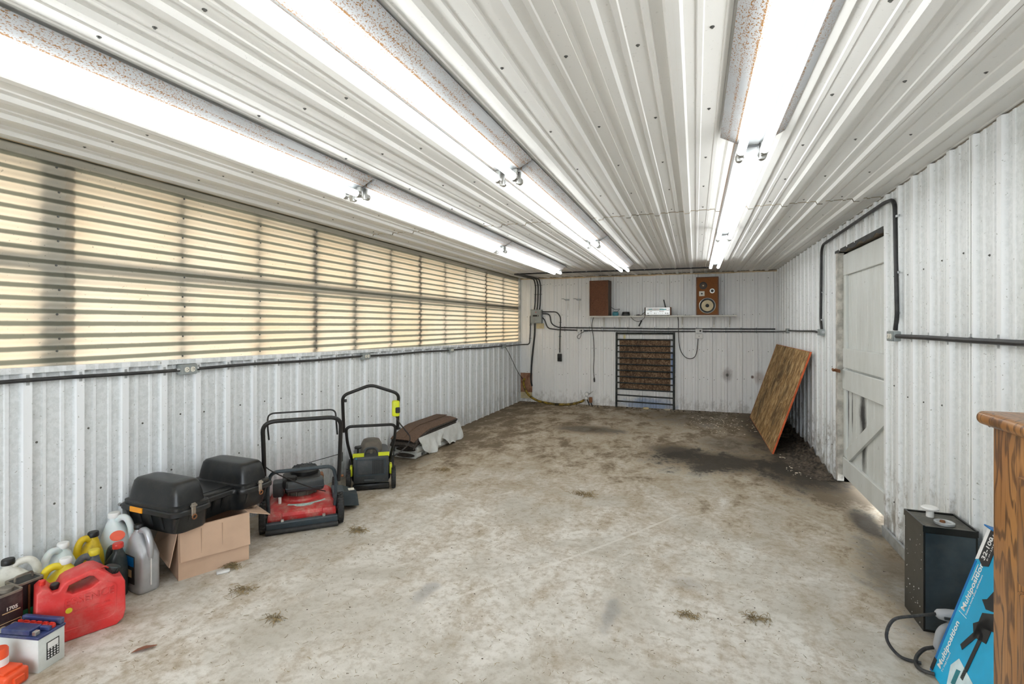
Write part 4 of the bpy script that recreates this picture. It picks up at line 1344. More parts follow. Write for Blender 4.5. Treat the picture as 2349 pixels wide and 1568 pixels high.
def dumbbell(inset, z, waist, n=10):
    """plan outline: two wide ends joined by a narrower middle"""
    a, L0 = Wd / 2 - inset, inset
    L1 = Ld - inset
    r = .05
    ye0, ye1 = .235 - inset * .2, .425 + inset * .2
    out = []

    def arc(cx, cy, a0, a1, rr=r, m=4):
        for j in range(m + 1):
            t = a0 + (a1 - a0) * j / m
            out.append((cx + rr * cos(t), cy + rr * sin(t), z))
    arc(a - r, L0 + r, -pi / 2, 0)
    arc(a - r, ye0 - r, 0, pi / 2)
    arc(waist + .03, ye0 + .03, -pi / 2, -pi, .03)
    arc(waist + .03, ye1 - .03, pi, pi / 2, .03)
    arc(a - r, ye1 + r, -pi / 2, 0)
    arc(a - r, L1 - r, 0, pi / 2)
    left = [(-x, y, zz) for x, y, zz in reversed(out)]
    return out + left


WA = .145
MB().loft([dumbbell(.045, 0.0, WA - .02), dumbbell(.036, .012, WA - .015), dumbbell(.020, .10, WA), dumbbell(.018, .105, WA)]).build('tub', 'blackplastic', cg, smooth=40)
MB().loft([dumbbell(.004, .103, WA + .014), dumbbell(.0, .107, WA + .018), dumbbell(.0, .128, WA + .018), dumbbell(.006, .134, WA + .012)]).build('rim', 'blackplastic', cg, smooth=40)
# middle lid
MB().rbox(-WA - .012, WA + .012, .20, .46, .130, .150, .008, 2).build('middle_lid', 'blackplastic', cg)
MB().rbox(-WA + .02, WA - .03, .225, .435, .150, .1535, .002, 1).build('lid_panel', 'blackplastic', cg)
for y0, y1 in ((.008, .232), (.428, .657)):
    yc, hb_ = (y0 + y1) / 2, (y1 - y0) / 2
    a = Wd / 2 - .008
    L = MB()
    L.loft([rrect(0, yc, a - .004, hb_ - .002, 7, 40, .130), rrect(0, yc, a - .004, hb_ - .002, 7, 40, .152), rrect(0, yc, a - .022, hb_ - .016, 6, 40, .158),
            rrect(0, yc, a - .032, hb_ - .024, 7, 40, .205), rrect(0, yc, a - .046, hb_ - .034, 7, 40, .258), rrect(0, yc, a - .058, hb_ - .044, 6.5, 40, .272), rrect(0, yc, a - .078, hb_ - .060, 6, 40, .277), rrect(0, yc, a - .12, hb_ - .09, 5, 40, .278)])
    L.build('lid', 'blackplastic', cg, smooth=50)
MB().rbox(-.125, -.02, -.005, .003, .1035, .1325, .002, 1).build('reflector', 'amber', cg)
for x in (-.17, -.075, .02, .105):
    rib = MB()
    rib.prism([(.030, .02), (-.001 + .012, .104), (.045, .104)], x - .011, x + .011, 'x')
    rib.build('rib', 'blackplastic', cg, smooth=0)
for y in (.03, .10, .30, .36, .47, .60):
    xr = (Wd / 2 - .012) if (y < .2 or y > .45) else WA + .012
    MB().prism([(xr - .03, .015), (xr, .10), (xr - .03, .10)], y - .007, y + .007, 'y').build('rib', 'blackplastic', cg, smooth=0)
for y in (.105, .545):
    g = MB().rbox(Wd / 2 - .004, Wd / 2 + .007, y - .012, y + .012, .095, .165, .003, 1)
    g.cyl((Wd / 2 + .004, y - .016, .150), (Wd / 2 + .004, y + .016, .150), .007, 10)
    lo = g.build('latch', 'rustchrome', cg)
    MB().tube([(Wd / 2 + .010, y + .012 * cos(2 * pi * j / 12), .09 + .012 * sin(2 * pi * j / 12)) for j in range(12)], .004, 6, closed=True).build('latch_ring', 'brass', lo)
MB().cyl((-Wd / 2 - .012, .02, .118), (-Wd / 2 + .01, .02, .118), .010, 10).build('side_stud', 'chrome', cg)


# ------------------------------------------------------------------ lawn mowers
def wheel(parent, loc, r, w, hub, tread=18):
    g = bpy.data.objects.new('wheel', None)
    g.location = loc
    g.rotation_euler = (0, pi / 2, 0)
    link(g, parent)
    t = MB().lathe([(r * .62, -w / 2), (r * .93, -w / 2), (r, -w * .32), (r, w * .32), (r * .93, w / 2), (r * .62, w / 2)], 32)
    for k in range(tread):
        for s in (-1, 1):
            m = Matrix.Rotation(2 * pi * (k + (.5 if s > 0 else 0)) / tread, 4, 'Z') @ Matrix.Translation((r * .995, 0, s * w * .2)) @ Matrix.Rotation(s * .6, 4, 'X')
            t.box(-.003, .004, -.005, .005, -w * .24, w * .24, m)
    t.build('tyre', 'rubber', g, smooth=40)
    MB().lathe([(.001, -w * .35), (r * .60, -w * .30), (r * .64, -w * .42), (r * .64, w * .42), (r * .60, w * .30), (r * .2, w * .36), (r * .16, w * .5), (.001, w * .5)], 24).build('hub', hub, g)
    return g


mw = thing('lawn_mower', 'red push mower with black handle beside the cargo box', 'lawn mower', (-2.59, 2.80, 0), radians(43.6))
# deck: lofted outline
dk = MB()


def deck(a, y0, y1, z, rf=.16):
    out = [(-a, y0, z), (a, y0, z), (a, y1 - rf, z)]
    for j in range(1, 10):
        t = pi * j / 10
        out.append((a * cos(t), y1 - rf + rf * sin(t), z))
    out.append((-a, y1 - rf, z))
    return out


dk.loft([deck(.225, .035, .68, .050), deck(.225, .03, .68, .108), deck(.214, .042, .665, .128), deck(.19, .085, .64, .142), deck(.17, .12, .60, .147)])
dk.build('deck', 'redpaint', mw, smooth=30)
MB().lathe([(.165, .142), (.160, .160), (.135, .172), (.12, .173)], 32).build('deck_ring', 'redpaint', mw, (0, .35, 0))
for x in (-.19, .165):
    MB().rbox(x - .035, x + .06, .022, .09, .065, .135, .012, 2).build('deck_corner', 'redpaint', mw)
# rear trailing flap
MB().rbox(-.235, .235, .0, .030, .030, .085, .006, 1, Matrix.Translation((0, 0, 0)) @ Matrix.Rotation(.25, 4, 'X')).build('rear_bracket', 'bluegrey', mw)
MB().cyl((-.235, -.004, .022), (.235, -.004, .022), .020, 12).build('rear_roller', 'rubber', mw)
for x in (-.13, .14):
    MB().rbox(x - .01, x + .01, -.012, .012, .082, .10, .002, 1).build('bracket_bolt', 'chrome', mw)
# arc-shaped sticker
st = MB()
r0, r1 = .222, .258
ring0, ring1 = [], []
for j in range(13):
    t = radians(-118 + 68 * j / 12 + 0)
    ring0.append((r0 * cos(t) + .01, .35 + r0 * sin(t) * 1.0, .1475))
    ring1.append((r1 * cos(t) + .01, .35 + r1 * sin(t) * 1.0, .1405))
st.loft([ring0, [(p[0], p[1], p[2] + .003) for p in ring0], [(p[0], p[1], p[2] + .003) for p in ring1], ring1], False, False)
st.build('sticker', 'sticker', mw)
# engine
MB().lathe([(.112, .165), (.110, .200), (.088, .215), (.088, .25)], 28).build('crankcase', 'enginegrey', mw, (0, .35, 0))
for k in range(10):
    t_ = 2 * pi * k / 10
    MB().box(.08, .122, -.004, .004, .17, .215, Matrix.Translation((0, .35, 0)) @ Matrix.Rotation(t_, 4, 'Z')).build('cooling_fin', 'enginegrey', mw, smooth=0)
MB().rbox(-.135, .135, .23, .47, .225, .305, .026, 3).build('engine_shroud', 'black', mw)
MB().rbox(-.110, .150, .185, .30, .215, .298, .018, 3).build('fuel_tank', 'charcoal', mw)
MB().rbox(-.113, .153, .182, .30, .240, .250, .004, 1).build('tank_seam', 'bluegrey', mw)
MB().lathe([(.034, .298), (.036, .305), (.036, .322), (.030, .327), (.001, .327)], 18).build('fuel_cap', 'black', mw, (-.07, .235, 0))
MB().lathe([(.10, .30), (.102, .332), (.092, .346), (.085, .354), (.001, .356)], 30).build('recoil_starter', 'black', mw, (.02, .38, 0))
for k in range(14):
    t_ = 2 * pi * k / 14
    MB().box(.04, .085, -.004, .004, .353, .358, Matrix.Translation((.02, .38, 0)) @ Matrix.Rotation(t_, 4, 'Z')).build('starter_vent', 'charcoal', mw, smooth=0)
MB().rbox(-.20, -.125, .26, .38, .17, .28, .015, 2).build('air_filter', 'charcoal', mw)
MB().cyl((-.15, .20, .145), (-.15, .20, .19), .011, 10).build('spark_plug', 'white', mw)
MB().rbox(.10, .16, .40, .50, .18, .27, .012, 2).build('muffler', 'brass', mw)
for x in (-.255, .255):
    wheel(mw, (x, .075, .105), .105, .042, 'galv')
    wheel(mw, (x, .56, .095), .095, .040, 'galv')
    MB().cyl((x * .8, .075, .105), (x * .98, .075, .105), .010, 10).build('axle', 'ivory', mw)
    MB().cyl((x * .8, .56, .095), (x * .98, .56, .095), .010, 10).build('axle', 'chrome', mw)
# handles
lo = bend([(-.218, .06, .10), (-.222, -.01, .33), (-.20, -.045, .445), (.20, -.045, .445), (.222, -.01, .33), (.218, .06, .10)], .05, 6)
MB().tube(lo, .0125, 12).build('lower_handle', 'bluegrey', mw, smooth=60)
up = bend([(-.240, -.01, .33), (-.238, -.16, .62), (-.240, -.275, .83), (.235, -.275, .83), (.238, -.16, .62), (.240, -.01, .33)], .085, 7)
MB().tube(up, .0135, 12).build('upper_handle', 'black', mw, smooth=60)
ba = bend([(-.205, -.205, .70), (-.212, -.24, .80), (-.212, -.17, .865), (.205, -.17, .865), (.205, -.24, .80), (.215, -.205, .70)], .05, 6)
MB().tube(ba, .0055, 8).build('bail_bar', 'black', mw, smooth=60)
for s in (-1, 1):
    MB().cyl((s * .205, -.015, .36), (s * .270, -.015, .36), .009, 8).build('handle_bolt', 'brass', mw)
MB().tube(curve([(-.24, -.10, .51), (-.20, -.09, .47), (-.12, -.03, .40), (.0, .05, .31), (.10, .13, .24), (.16, .19, .20)], 6), .004, 6).build('control_cable', 'black', mw)
MB().tube([(.245, -.12, .545), (.05, .33, .39)], .0028, 6).build('starter_rope', 'black', mw)
MB().rbox(-.262, -.232, -.085, -.065, .46, .50, .005, 1).build('clamp', 'charcoal', mw)
# side discharge chute
ch = MB()
ch.loft([[(.215, .24, .06), (.215, .44, .06), (.215, .44, .165), (.215, .24, .165)], [(.30, .25, .05), (.30, .45, .05), (.30, .44, .155), (.30, .26, .155)], [(.415, .30, .02), (.415, .46, .02), (.405, .45, .105), (.405, .31, .105)]])
ch.build('discharge_chute', 'bluegrey', mw, smooth=0)
MB().box(.34, .385, .345, .395, .1295, .1335, Matrix.Identity(4)).build('warning_label', 'ivory', mw, (0, 0, .004), (0, 0, 0), 0)

# yellow-trimmed electric mower
em = thing('electric_mower', 'black and lime-yellow mower standing behind the red one', 'lawn mower', (-2.668, 3.70, 0), radians(35.5))
MB().rbox(-.155, .155, -.01, .03, .010, .055, .008, 2).build('rear_flap', 'blackplastic', em)
MB().rbox(-.165, .165, .03, .55, .06, .20, .03, 3).build('deck', 'blackplastic', em)
dr_ = MB().rbox(-.148, .150, .000, .032, .062, .292, .008, 2).build('rear_door', 'charcoal', em)
f = MB()
for a, b_, c, d in ((-.125, .125, .262, .272), (-.125, .125, .128, .138), (-.125, -.115, .138, .262), (.115, .125, .138, .262)):
    f.box(a, b_, -.006, .001, c, d)
f.build('door_frame', 'bluegrey', dr_, smooth=0)
for k in range(7):
    MB().box(.012 + k * .014, .018 + k * .014, -.005, .001, .140, .26).build('door_slat', 'black', dr_, smooth=0)
MB().rbox(-.06, .03, -.014, .001, .078, .098, .005, 2).build('door_grip', 'charcoal', dr_)
MB().lathe([(.0075, 0), (.0075, .002)], 14).build('round_mark', 'teal', dr_, (-.125, -.001, .281), (pi / 2, 0, 0))
sh_ = MB()
sh_.loft([rrect(0, .25, .155, .24, 6, 36, .19), rrect(0, .25, .160, .245, 6, 36, .25), rrect(0, .25, .150, .235, 5, 36, .29), rrect(0, .25, .10, .18, 4, 36, .300)])
sh_.build('top_shell', 'charcoal', em, smooth=40)
for s in (-1, 1):
    MB().prism([(.01, .285), (.07, .285), (.07, .30), (.01, .325)], s * .06, s * .155, 'x').build('shell_shoulder', 'lime', em, smooth=0)
    MB().rbox(s * .168 - .012, s * .168 + .012, .02, .10, .12, .21, .010, 2).build('side_guard', 'lime', em)
hd = MB()
hd.loft([rrect(0, .26, .10, .16, 4, 28, .285), rrect(0, .27, .095, .15, 4, 28, .33), rrect(0, .29, .075, .12, 3.5, 28, .37), rrect(0, .30, .05, .09, 3, 28, .378)])
hd.build('motor_cover', 'enginegrey', em, smooth=50)
MB().tube(bend([(-.07, .06, .285), (-.045, .10, .345), (.045, .10, .345), (.07, .06, .285)], .03, 4), .012, 8).build('carry_handle', 'charcoal', em)
MB().rbox(-.012, .012, .075, .095, .285, .335, .004, 1).build('motor_rib', 'enginegrey', em)
MB().tube([(-.115, .14, .28), (-.115, .14, .345)], .007, 8).build('height_lever', 'black', em)
MB().lathe([(.03, .34), (.032, .348), (.026, .358), (.001, .36)], 16).build('lever_knob', 'black', em, (-.115, .14, 0))
for x in (-.19, .192):
    wheel(em, (x, .035, .092), .092, .036, 'white', 16)
    wheel(em, (x, .46, .08), .08, .034, 'white', 16)
lg = bend([(-.162, .09, .24), (-.205, -.02, .46), (-.215, -.05, .575)], .03, 4)
h1 = bend([(-.158, .10, .22), (-.200, .0, .43), (-.208, -.05, .575), (.208, -.05, .575), (.200, .0, .43), (.158, .10, .22)], .05, 6)
MB().tube(h1, .0125, 12).build('lower_handle', 'black', em, smooth=60)
h2 = bend([(-.225, -.04, .53), (-.228, -.13, .74), (-.228, -.18, .86), (0, -.20, .945), (.228, -.18, .86), (.225, -.13, .74), (.225, -.04, .53)], .05, 6)
MB().tube(h2, .0135, 12).build('upper_handle', 'black', em, smooth=60)
sw = MB().rbox(.172, .236, -.19, -.125, .665, .80, .014, 2).build('switch_box', 'lime', em)
MB().rbox(.200, .238, -.196, -.15, .695, .745, .006, 1).build('switch_lever', 'black', sw)
MB().tube(curve([(.205, -.155, .665), (.235, -.12, .60), (.29, -.06, .52), (.335, -.02, .44), (.30, .0, .36), (.22, .03, .29), (.18, .06, .27)], 6), .0055, 6).build('power_lead', 'cord', em)
MB().rbox(-.215, -.195, -.16, -.14, .80, .825, .003, 1).build('cable_hook', 'black', em)
MB().rbox(-.262, -.215, -.055, -.035, .528, .545, .003, 1).build('wing_nut', 'black', em)
MB().rbox(.215, .25, -.055, -.035, .528, .545, .003, 1).build('wing_nut', 'black', em)
MB().rbox(-.262, -.232, -.06, -.03, .28, .36, .006, 1).build('release_pedal', 'charcoal', em)

# ------------------------------------------------------------------ shingle stack
SX0, SX1, SY0, SY1 = -3.118, -2.815, 4.72, 5.75
for k in range(3):
    z0 = .002 + k * .064
    dx = (.0, .012, -.006)[k]
    lb_ = ['lowest', 'middle', 'topmost'][k] + ' wrapped bundle in the stack of roof shingles'
    t = thing('shingle_bundle', lb_, 'shingles', ((SX0 + SX1) / 2 + dx, (SY0 + SY1) / 2, z0), 0, 'wrapped bundles of roof shingles')
    a, b_ = (SX1 - SX0) / 2 - .012, (SY1 - SY0) / 2
    w = MB()
    w.loft([[(x * (1 if abs(y) < b_ else .9), y, z) for x, z in ((-a, .008), (-a + .01, .0), (a - .01, .0), (a, .01), (a + .002, .03), (a - .004, .055), (a - .02, .062), (-a + .02, .062), (-a, .055))] for y in (-b_ + .004, -b_ * .5, 0, b_ * .5, b_ - .004)])
    w.build('plastic_wrap', 'wrap', t, smooth=50)
    op = MB()
    op.loft([[(x, y, z) for x, z in [(a * .86 * cos(2 * pi * j / 20), .031 + .022 * sin(2 * pi * j / 20)) for j in range(20)]] for y in (-b_ - .006, -b_ + .01)])
    op.build('shingle_ends', 'shingledk', t)
    if k != 1:
        text('IKO' if k == 0 else 'NI', .042, 'ink', t, (a + .0035, -b_ + .14 if k == 0 else b_ - .06, .013), FACE_PX, 'lettering', .0003, bold=.03)
zt = .196
NS = 9
for k in range(NS):
    z0 = zt + k * .0105
    dx, dy = RND.uniform(-.008, .008), RND.uniform(-.02, .03)
    rings = []
    for i in range(13):
        v = i / 12
        y = SY0 - .06 + dy + (SY1 - SY0 - .02) * v
        arch = -.085 * max(0, (.34 - v) / .34) ** 1.5
        ring = []
        for j in range(8):
            u = j / 7
            uu = u if k < NS - 1 else u * .52
            x = SX0 + .012 + dx + (SX1 - SX0 - .012) * uu
            drop = -.022 * max(0, (uu - .7) / .3) ** 2
            ring.append((x, y, z0 + arch + drop + .030))
        back = [(p[0], p[1], p[2] - .006) for p in reversed(ring)]
        rings.append(ring + back)
    o = MB().loft(rings).build('roof_shingle', 'shingle' if k >= NS - 2 else 'shingledk', None, smooth=40)
    ordn = ['lowest', 'second', 'third', 'fourth', 'fifth', 'sixth', 'seventh', 'eighth', 'topmost'][k]
    tag(o, '%s loose brown asphalt shingle lying on the wrapped bundles' % ordn if k in (0, NS - 1) else '%s loose asphalt shingle from the bottom of the stack' % ordn, 'shingle', 'loose roof shingles on the stack')
for vv in (.22, .45, .68, .9):
    y = SY0 - .05 + (SY1 - SY0) * vv
    za = zt + (NS - 2) * .0105 + .030 - .085 * max(0, (.34 - vv) / .34) ** 1.5
    MB().box(SX0 + .17, SX1 - .07, y - .003, y + .003, za, za + .0012).build('tab_slot', 'shingledk', o, smooth=0)
# torn plastic sheet hanging along the stack
pl = MB()
rings = []
for i in range(40):
    v = i / 39
    y = SY0 + .02 + (SY1 - SY0 - .02) * v
    ln = .15 + .045 * sin(v * 9) + .02 * sin(v * 31)
    if v < .18:
        ln *= .35 + v * 3.6
    ring = []
    for j in range(12):
        u = j / 11
        fold = .012 * sin(v * 38 + 3 * u) * u + .016 * sin(v * 17 - 4 * u) * u
        ring.append((SX1 + .006 + .030 * u ** 1.4 + fold, y + .03 * u * sin(v * 8), max(.006, .225 - ln * u * 1.3)))
    rings.append(ring)
pl.loft(rings, False, False)
tag(pl.build('torn_plastic_sheet', 'wrap', smooth=80), 'torn white plastic sheet hanging in folds over the shingle bundles', 'plastic sheet')

# ------------------------------------------------------------------ right foreground: tank, tool, carton, cabinet
tk = thing('fuel_tank', 'black steel tank with white and metal caps by the right wall', 'tank', (1.01, 2.885, 0))
TW, TD, TH = .205, .225, .50
MB().box(0.001, TW, .001, TD, 0, TH - .012).build('body', 'tank', tk, smooth=0)
MB().box(.008, TW - .008, -.0015, .002, .012, TH - .035).build('front_plate', 'tankfront', tk, smooth=0)
MB().box(.006, TW - .006, .006, TD - .006, TH - .014, TH - .008).build('top_plate', 'tanktop', tk, smooth=0)
r = MB()
r.box(-.002, .006, -.003, TD + .003, TH - .03, TH).box(TW - .006, TW + .002, -.003, TD + .003, TH - .03, TH).box(.006, TW - .006, -.003, .006, TH - .03, TH - .003).box(.006, TW - .006, TD - .006, TD + .003, TH - .03, TH)
r.build('top_rim', 'tank', tk, smooth=0)
MB().lathe([(.016, TH - .009), (.016, TH + .022), (.034, TH + .030), (.036, TH + .036), (.030, TH + .042), (.001, TH + .040)], 22).build('white_cap', 'white', tk, (.085, .165, 0))
MB().lathe([(.036, TH - .009), (.040, TH - .004), (.040, TH + .006), (.034, TH + .008), (.028, TH + .002), (.001, TH + .002)], 24).build('filler_neck', 'galv', tk, (.105, .065, 0))
MB().lathe([(.012, TH + .0), (.010, TH + .010), (.001, TH + .012)], 10).build('filler_plug', 'brass', tk, (.10, .07, 0))
sp = MB()
for k in range(34):
    y, z, s_ = RND.uniform(.01, TD - .01), RND.uniform(.02, TH - .05), RND.uniform(.0009, .0026)
    sp.loft([[(xx, y + s_ * cos(2 * pi * j / 6), z + s_ * 1.3 * sin(2 * pi * j / 6)) for j in range(6)] for xx in (.0, .0012)])
stuff(sp.build('paint_chips', 'paper', tk, smooth=0))

hg = thing('power_tool', 'grey corded power tool on the floor behind the blue carton', 'power tool', (1.02, 2.75, 0), radians(0))
tl = MB()
tl.loft([[(x, -.02 + rr * cos(2 * pi * j / 16), .165 + rr * .9 * sin(2 * pi * j / 16)) for j in range(16)] for x, rr in ((-.02, .012), (-.01, .022), (.02, .028), (.10, .032), (.16, .030), (.165, .02))])
tl.build('barrel', 'toolgrey', hg, smooth=50)
MB().rbox(0.0, .12, -.052, -.046, .158, .170, .002, 1).build('trim_line', 'charcoal', hg)
hb2 = MB()
hb2.tube(bend([(.06, -.02, .135), (-.01, -.045, .11), (-.03, -.06, .02), (.06, -.06, .016), (.09, -.03, .09)], .03, 5), .017, 10)
hb2.build('grip_loop', 'toolgrey', hg, smooth=60)
MB().rbox(.0, .06, -.055, -.03, .03, .09, .006, 1).build('trigger', 'charcoal', hg)
MB().tube(curve([(-.015, -.02, .165), (-.10, -.05, .155), (-.19, -.07, .13), (-.225, -.10, .06), (-.19, -.14, .012), (-.12, -.16, .010)], 7), .0065, 8).build('cord', 'cord', hg)
cable('tool_cord', 'black cord looping on the floor beside the blue carton', curve([(.985, 2.70, .03), (.935, 2.66, .035), (.895, 2.62, .02), (.875, 2.57, .012), (.885, 2.535, .012), (.92, 2.52, .014)], 6), .0075, mat='cord', cat='cord')

# blue carton leaning on the right wall, long side up
CX0, CXT, CZT = .920, 1.108, .60
cang = atan2(CXT - CX0, CZT)
CH, CW, CT = .650, .46, .088
ct = thing('blue_carton', 'blue carton printed Multiposition leaning on the right wall', 'carton', (CX0, 2.565, .004), rot=(0, cang, 0))
# local: z up the slope, y from the far edge (0) toward the camera (-), x into the thickness
MB().rbox(0, CT, -CW, 0, 0, CH, .002, 1).build('carton', 'cyan', ct, smooth=0)
MB().box(-.0008, .0, -.014, -.001, .002, CH * .78).build('blue_margin', 'deepblue', ct, smooth=0)


def oncard(poly, d=.0012, base=-.0008):
    return [[(base, u, w) for u, w in poly], [(base - d, u, w) for u, w in poly]]


FR = Matrix(((0, 0, -1), (0, -1, 0), (-1, 0, 0)))
# text runs up the slope (+z), letter tops toward the far edge (+y), facing -x
RT = Matrix(((0, 0, -1), (0, 1, 0), (1, 0, 0))).to_euler()
MB().loft(oncard([(-.022, .52), (-.022, .648), (-.092, .648), (-.092, .52), (-.057, .505)])).build('size_tag', 'ink', ct, smooth=0)
MB().loft(oncard([(-.001, .51), (-.001, .652), (-.022, .652), (-.022, .52)])).build('white_corner', 'paper', ct, smooth=0)
text('32-100', .034, 'paper', ct, (-.0022, -.058, .528), RT, 'lettering', .0003, 'LEFT', .02)
text('in./po', .019, 'paper', ct, (-.0022, -.058, .612), RT, 'lettering', .0003, 'LEFT', .01)
text('81 cm - 2,54 m', .012, 'paper', ct, (-.0022, -.076, .535), RT, 'lettering', .0003, 'LEFT')
text('Multiposition', .040, 'paper', ct, (-.0012, -.062, .045), RT, 'lettering', .0003, 'LEFT', .02)
text('TV Wall Mount', .014, 'paper', ct, (-.0012, -.082, .045), RT, 'lettering', .0003, 'LEFT')
MB().loft(oncard([(-.03, .292), (-.03, .294), (-.09, .294), (-.09, .292)])).build('divider', 'paper', ct, smooth=0)
text('Multiposition', .040, 'paper', ct, (-.0012, -.062, .305), RT, 'lettering', .0003, 'LEFT', .02)
text('Support mural pour téléviseurs', .014, 'paper', ct, (-.0012, -.082, .300), RT, 'lettering', .0003, 'LEFT')
MB().loft(oncard([(-.030, .43), (-.030, .50), (-.034, .50), (-.034, .43)])).build('small_print', 'paper', ct, smooth=0)
arm = MB()
for poly in ([(-.135, .30), (-.20, .36), (-.26, .37), (-.26, .34), (-.21, .32), (-.16, .27)], [(-.115, .195), (-.175, .31), (-.20, .30), (-.135, .185)],
             [(-.185, .10), (-.195, .30), (-.215, .30), (-.205, .10)], [(-.13, .40), (-.155, .415), (-.20, .52), (-.23, .52), (-.23, .40), (-.17, .38)], [(-.16, .26), (-.16, .36), (-.24, .40), (-.24, .28)]):
    arm.loft(oncard(poly))
arm.build('printed_arm', 'ink', ct, smooth=0)
MB().loft(oncard([(-.14, -.0 + .003), (-.11, .10), (-.14, .15), (-.30, .12), (-.30, .003)])).build('printed_picture', 'skyblue', ct, smooth=0)
MB().loft(oncard([(-.15, .05), (-.15, .11), (-.175, .12), (-.175, .055)], .0016)).build('printed_screen', 'teal', ct, smooth=0)
MB().rbox(-.012, .03, -.05, .012, CH, CH + .006, .002, 1).build('end_flap', 'deepblue', ct)
MB().loft(oncard([(-.001, .01), (-.001, .06), (-.022, .06), (-.022, .01)], .0016)).build('corner_tag', 'ink', ct, smooth=0)

# oak cabinet against the right wall, front toward the room
OX, OY1, OY0, OZ = .860, 1.955, 1.0, 1.134
ok = thing('oak_cabinet', 'varnished oak cabinet with rounded top edge in the near right corner', 'cabinet', (OX, OY1, 0))
OD, OL = XR - .022 - OX, OY1 - OY0
MB().box(.012, OD, -OL, -.002, .02, OZ).build('carcass', 'oak', ok, smooth=0)
MB().rbox(0, .022, -.155, 0, 0, OZ, .004, 2).build('stile', 'oak', ok)
MB().rbox(0, .022, -OL, -OL + .10, 0, OZ, .004, 2).build('stile', 'oak', ok)
for z0, z1 in ((OZ - .06, OZ), (.0, .08)):
    MB().rbox(0.001, .022, -OL + .10, -.155, z0, z1, .003, 1).build('rail', 'oak', ok)
for z0, z1 in ((.10, .40), (.42, .70), (.72, 1.02)):
    d = MB().rbox(-.016, .012, -OL + .105, -.150, z0, z1, .008, 2).build('drawer_front', 'oak', ok)
    MB().lathe([(.010, 0), (.008, .012), (.017, .022), (.012, .03), (.001, .031)], 16).build('knob', 'brass', d, (-.016, -OL / 2 - .02, (z0 + z1) / 2), (0, -pi / 2, 0))
MB().rbox(-.036, OD, -OL - .01, .026, OZ, OZ + .042, .019, 5).build('top', 'oak', ok, smooth=50)

# ------------------------------------------------------------------ loose dirt on the floor
def tuft(label, loc, r, n, seed):
    rn = random.Random(seed)
    mb = MB()
    for k in range(n):
        a, l = rn.uniform(0, 2 * pi), rn.uniform(.25, .75) * r
        p = Vector((rn.gauss(0, r * .5), rn.gauss(0, r * .3), .003))
        d = Vector((cos(a), sin(a), rn.uniform(0, .55)))
        q = p + d * l * .5 + Vector((0, 0, rn.uniform(0, .012)))
        e = p + d * l + Vector((rn.gauss(0, .01), rn.gauss(0, .01), -rn.uniform(0, .01)))
        e.z = max(.002, e.z)
        mb.tube([p, q, e], .0013, 3)
    o = mb.build('straw_tuft', 'straw', None, loc, smooth=0)
    return tag(o, label, 'straw', 'dry straw tufts on the floor')


tuft('dry straw tuft at the foot of the cardboard box', (-2.60, 2.235, .0), .055, 110, 1)
tuft('dark straw clump in the middle of the floor', (-.87, 4.21, 0), .09, 90, 2)
tuft('straw clump on the floor in front of the plank door side', (.29, 2.72, 0), .06, 60, 3)
tuft('small straw clump near the bottom centre of the floor', (-.03, 2.63, 0), .05, 50, 4)
tuft('straw clump on the floor in front of the red mower', (-2.22, 2.92, 0), .07, 80, 5)
tuft('straw clump lying furthest forward near the battery', (-1.94, 1.91, 0), .045, 45, 6)
tuft('straw clump on the floor before the cardboard box', (-2.30, 2.05, 0), .06, 60, 8)
tuft('straw clump on the concrete by the shingle stack', (-2.35, 4.45, 0), .08, 60, 9)

# leaf and stone
lv = MB()
lv.loft([[(-.045, 0, .004), (-.02, .012, .010), (.01, .014, .012), (.05, .004, .008)], [(-.045, 0, .003), (-.02, .0, .004), (.01, .0, .005), (.05, 0, .006)], [(-.045, 0, .004), (-.02, -.013, .012), (.01, -.014, .013), (.05, -.004, .008)]], False, False)
tag(lv.build('dead_leaf', 'leaf', None, (-2.30, 1.525, 0), (0, 0, .9)), 'curled reddish dead leaf on the concrete in front of the red can', 'leaf')
tag(MB().rbox(-.035, .035, -.018, .018, 0, .016, .007, 2).build('flat_stone', 'stone', None, (-2.585, 2.165, 0), (0, 0, .9)), 'flat pale stone chip by the cardboard box', 'stone')

# soil heap under the leaning board, wood chips, crumbs
hp = MB()
rings = []
rn = random.Random(3)
for i in range(45):
    v = i / 44
    y = 5.35 + 3.2 * v
    w = .36 * sin(pi * min(1, v * 1.6 + .04)) ** .5 if v < .6 else .36
    ring = []
    for j in range(12):
        u = j / 11
        h = (u ** 1.6) * .075 * min(1, v * 3 + .1) * (1 + .5 * sin(i * 1.7 + j)) * (1 if v < .93 else (1 - v) * 14)
        ring.append((XR - .024 - w * (1 - u), y, .0015 + max(0, h + rn.uniform(-.006, .008)) * (0 if j == 0 else 1)))
    rings.append(ring)
hp.loft(rings, False, False)
so = hp.build('soil_heap', 'soil', None, smooth=0)
tag(so, 'dark crumbly soil heap along the foot of the right wall', 'soil', kind='stuff')


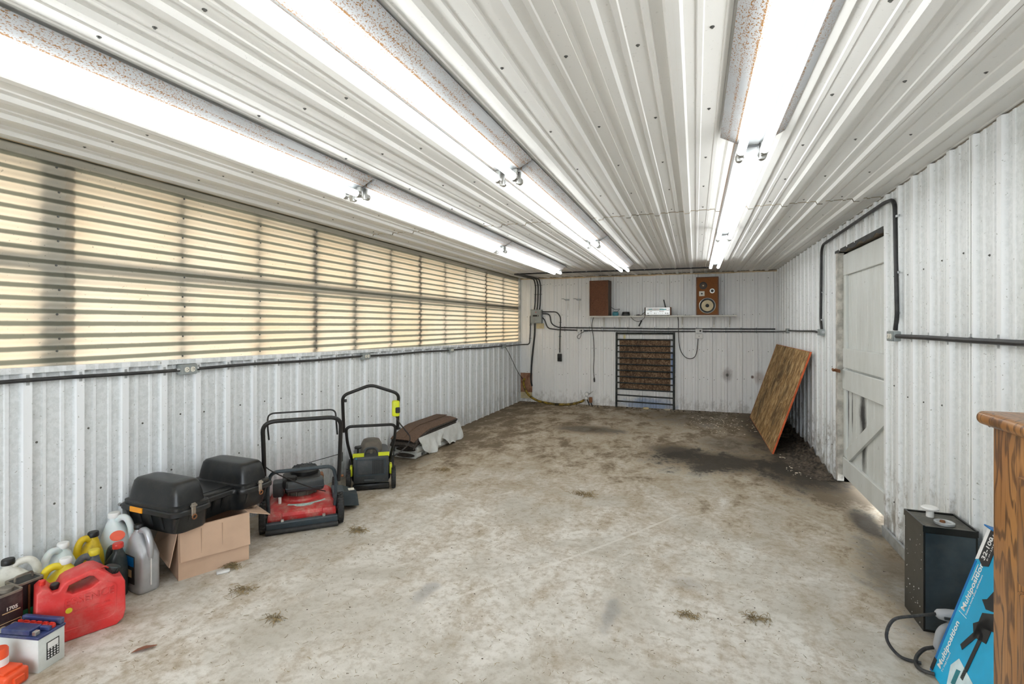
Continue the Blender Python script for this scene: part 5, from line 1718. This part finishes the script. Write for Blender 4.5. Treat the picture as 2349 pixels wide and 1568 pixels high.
def scatter(name, label, mat, n, fn, s0, s1, seed, cat='debris'):
    rn = random.Random(seed)
    mb = MB()
    for k in range(n):
        x, y = fn(rn)
        s = rn.uniform(s0, s1)
        a = rn.uniform(0, 6.3)
        m = Matrix.Translation((x, y, .0005)) @ Matrix.Rotation(a, 4, 'Z') @ Matrix.Rotation(rn.uniform(-.3, .3), 4, 'X')
        mb.box(-s, s, -s * rn.uniform(.3, .9), s * rn.uniform(.3, .9), 0, s * rn.uniform(.3, .7), m)
    o = mb.build(name, mat, None, smooth=0)
    return tag(o, label, cat, kind='stuff')


scatter('wood_chips', 'pale wood chips scattered before the leaning board', 'chip', 190, lambda r: (min(.78, .35 + r.gauss(0, .25)), min(8.98, 8.0 + r.gauss(0, .4))), .003, .010, 11)
scatter('wood_chips', 'pale wood chips on the soil by the door', 'chip', 90, lambda r: (r.uniform(.86, 1.2), r.uniform(5.4, 6.6)), .004, .011, 12)
scatter('dirt_crumbs', 'dark dirt crumbs strewn over the concrete', 'soil', 1300, lambda r: (r.uniform(-3.05, 1.15), 1.3 + 7.6 * r.random() ** .6), .001, .0038, 13)
scatter('dirt_crumbs', 'brown crumbs gathered along the back wall', 'soil', 420, lambda r: (r.uniform(-3.0, .8), YB - .03 - abs(r.gauss(0, .12))), .003, .011, 14)
rn = random.Random(15)
mb = MB()
for k in range(1500):
    x, y = rn.uniform(-2.45, 1.05), 1.3 + abs(rn.gauss(0, 1.9))
    if y > 7:
        continue
    a, l = rn.uniform(0, 2 * pi), rn.uniform(.004, .014)
    c_ = rn.uniform(-.8, .8)
    p = Vector((x, y, .0015))
    q = p + Vector((cos(a), sin(a), 0)) * l + Vector((0, 0, rn.uniform(0, .003)))
    e = q + Vector((cos(a + c_), sin(a + c_), 0)) * l
    mb.tube([p, q, e], .0008, 3)
tag(mb.build('straw_litter', 'straw', None, smooth=0), 'fine straw litter strewn over the near floor', 'straw', kind='stuff')
for i, (x, y, lb) in enumerate(((-.80, 8.90, 'yellowish crumpled scrap at the foot of the bar gate'), (-.45, 8.93, 'pale flat scrap on the floor at the gate corner'))):
    tag(MB().rbox(-.05, .05, -.03, .03, 0, .035 - .015 * i, .014, 2).build('foam_scrap', 'yellowwood' if i == 0 else 'chip', None, (x, y, 0), (0, 0, .3)), lb, 'scrap')
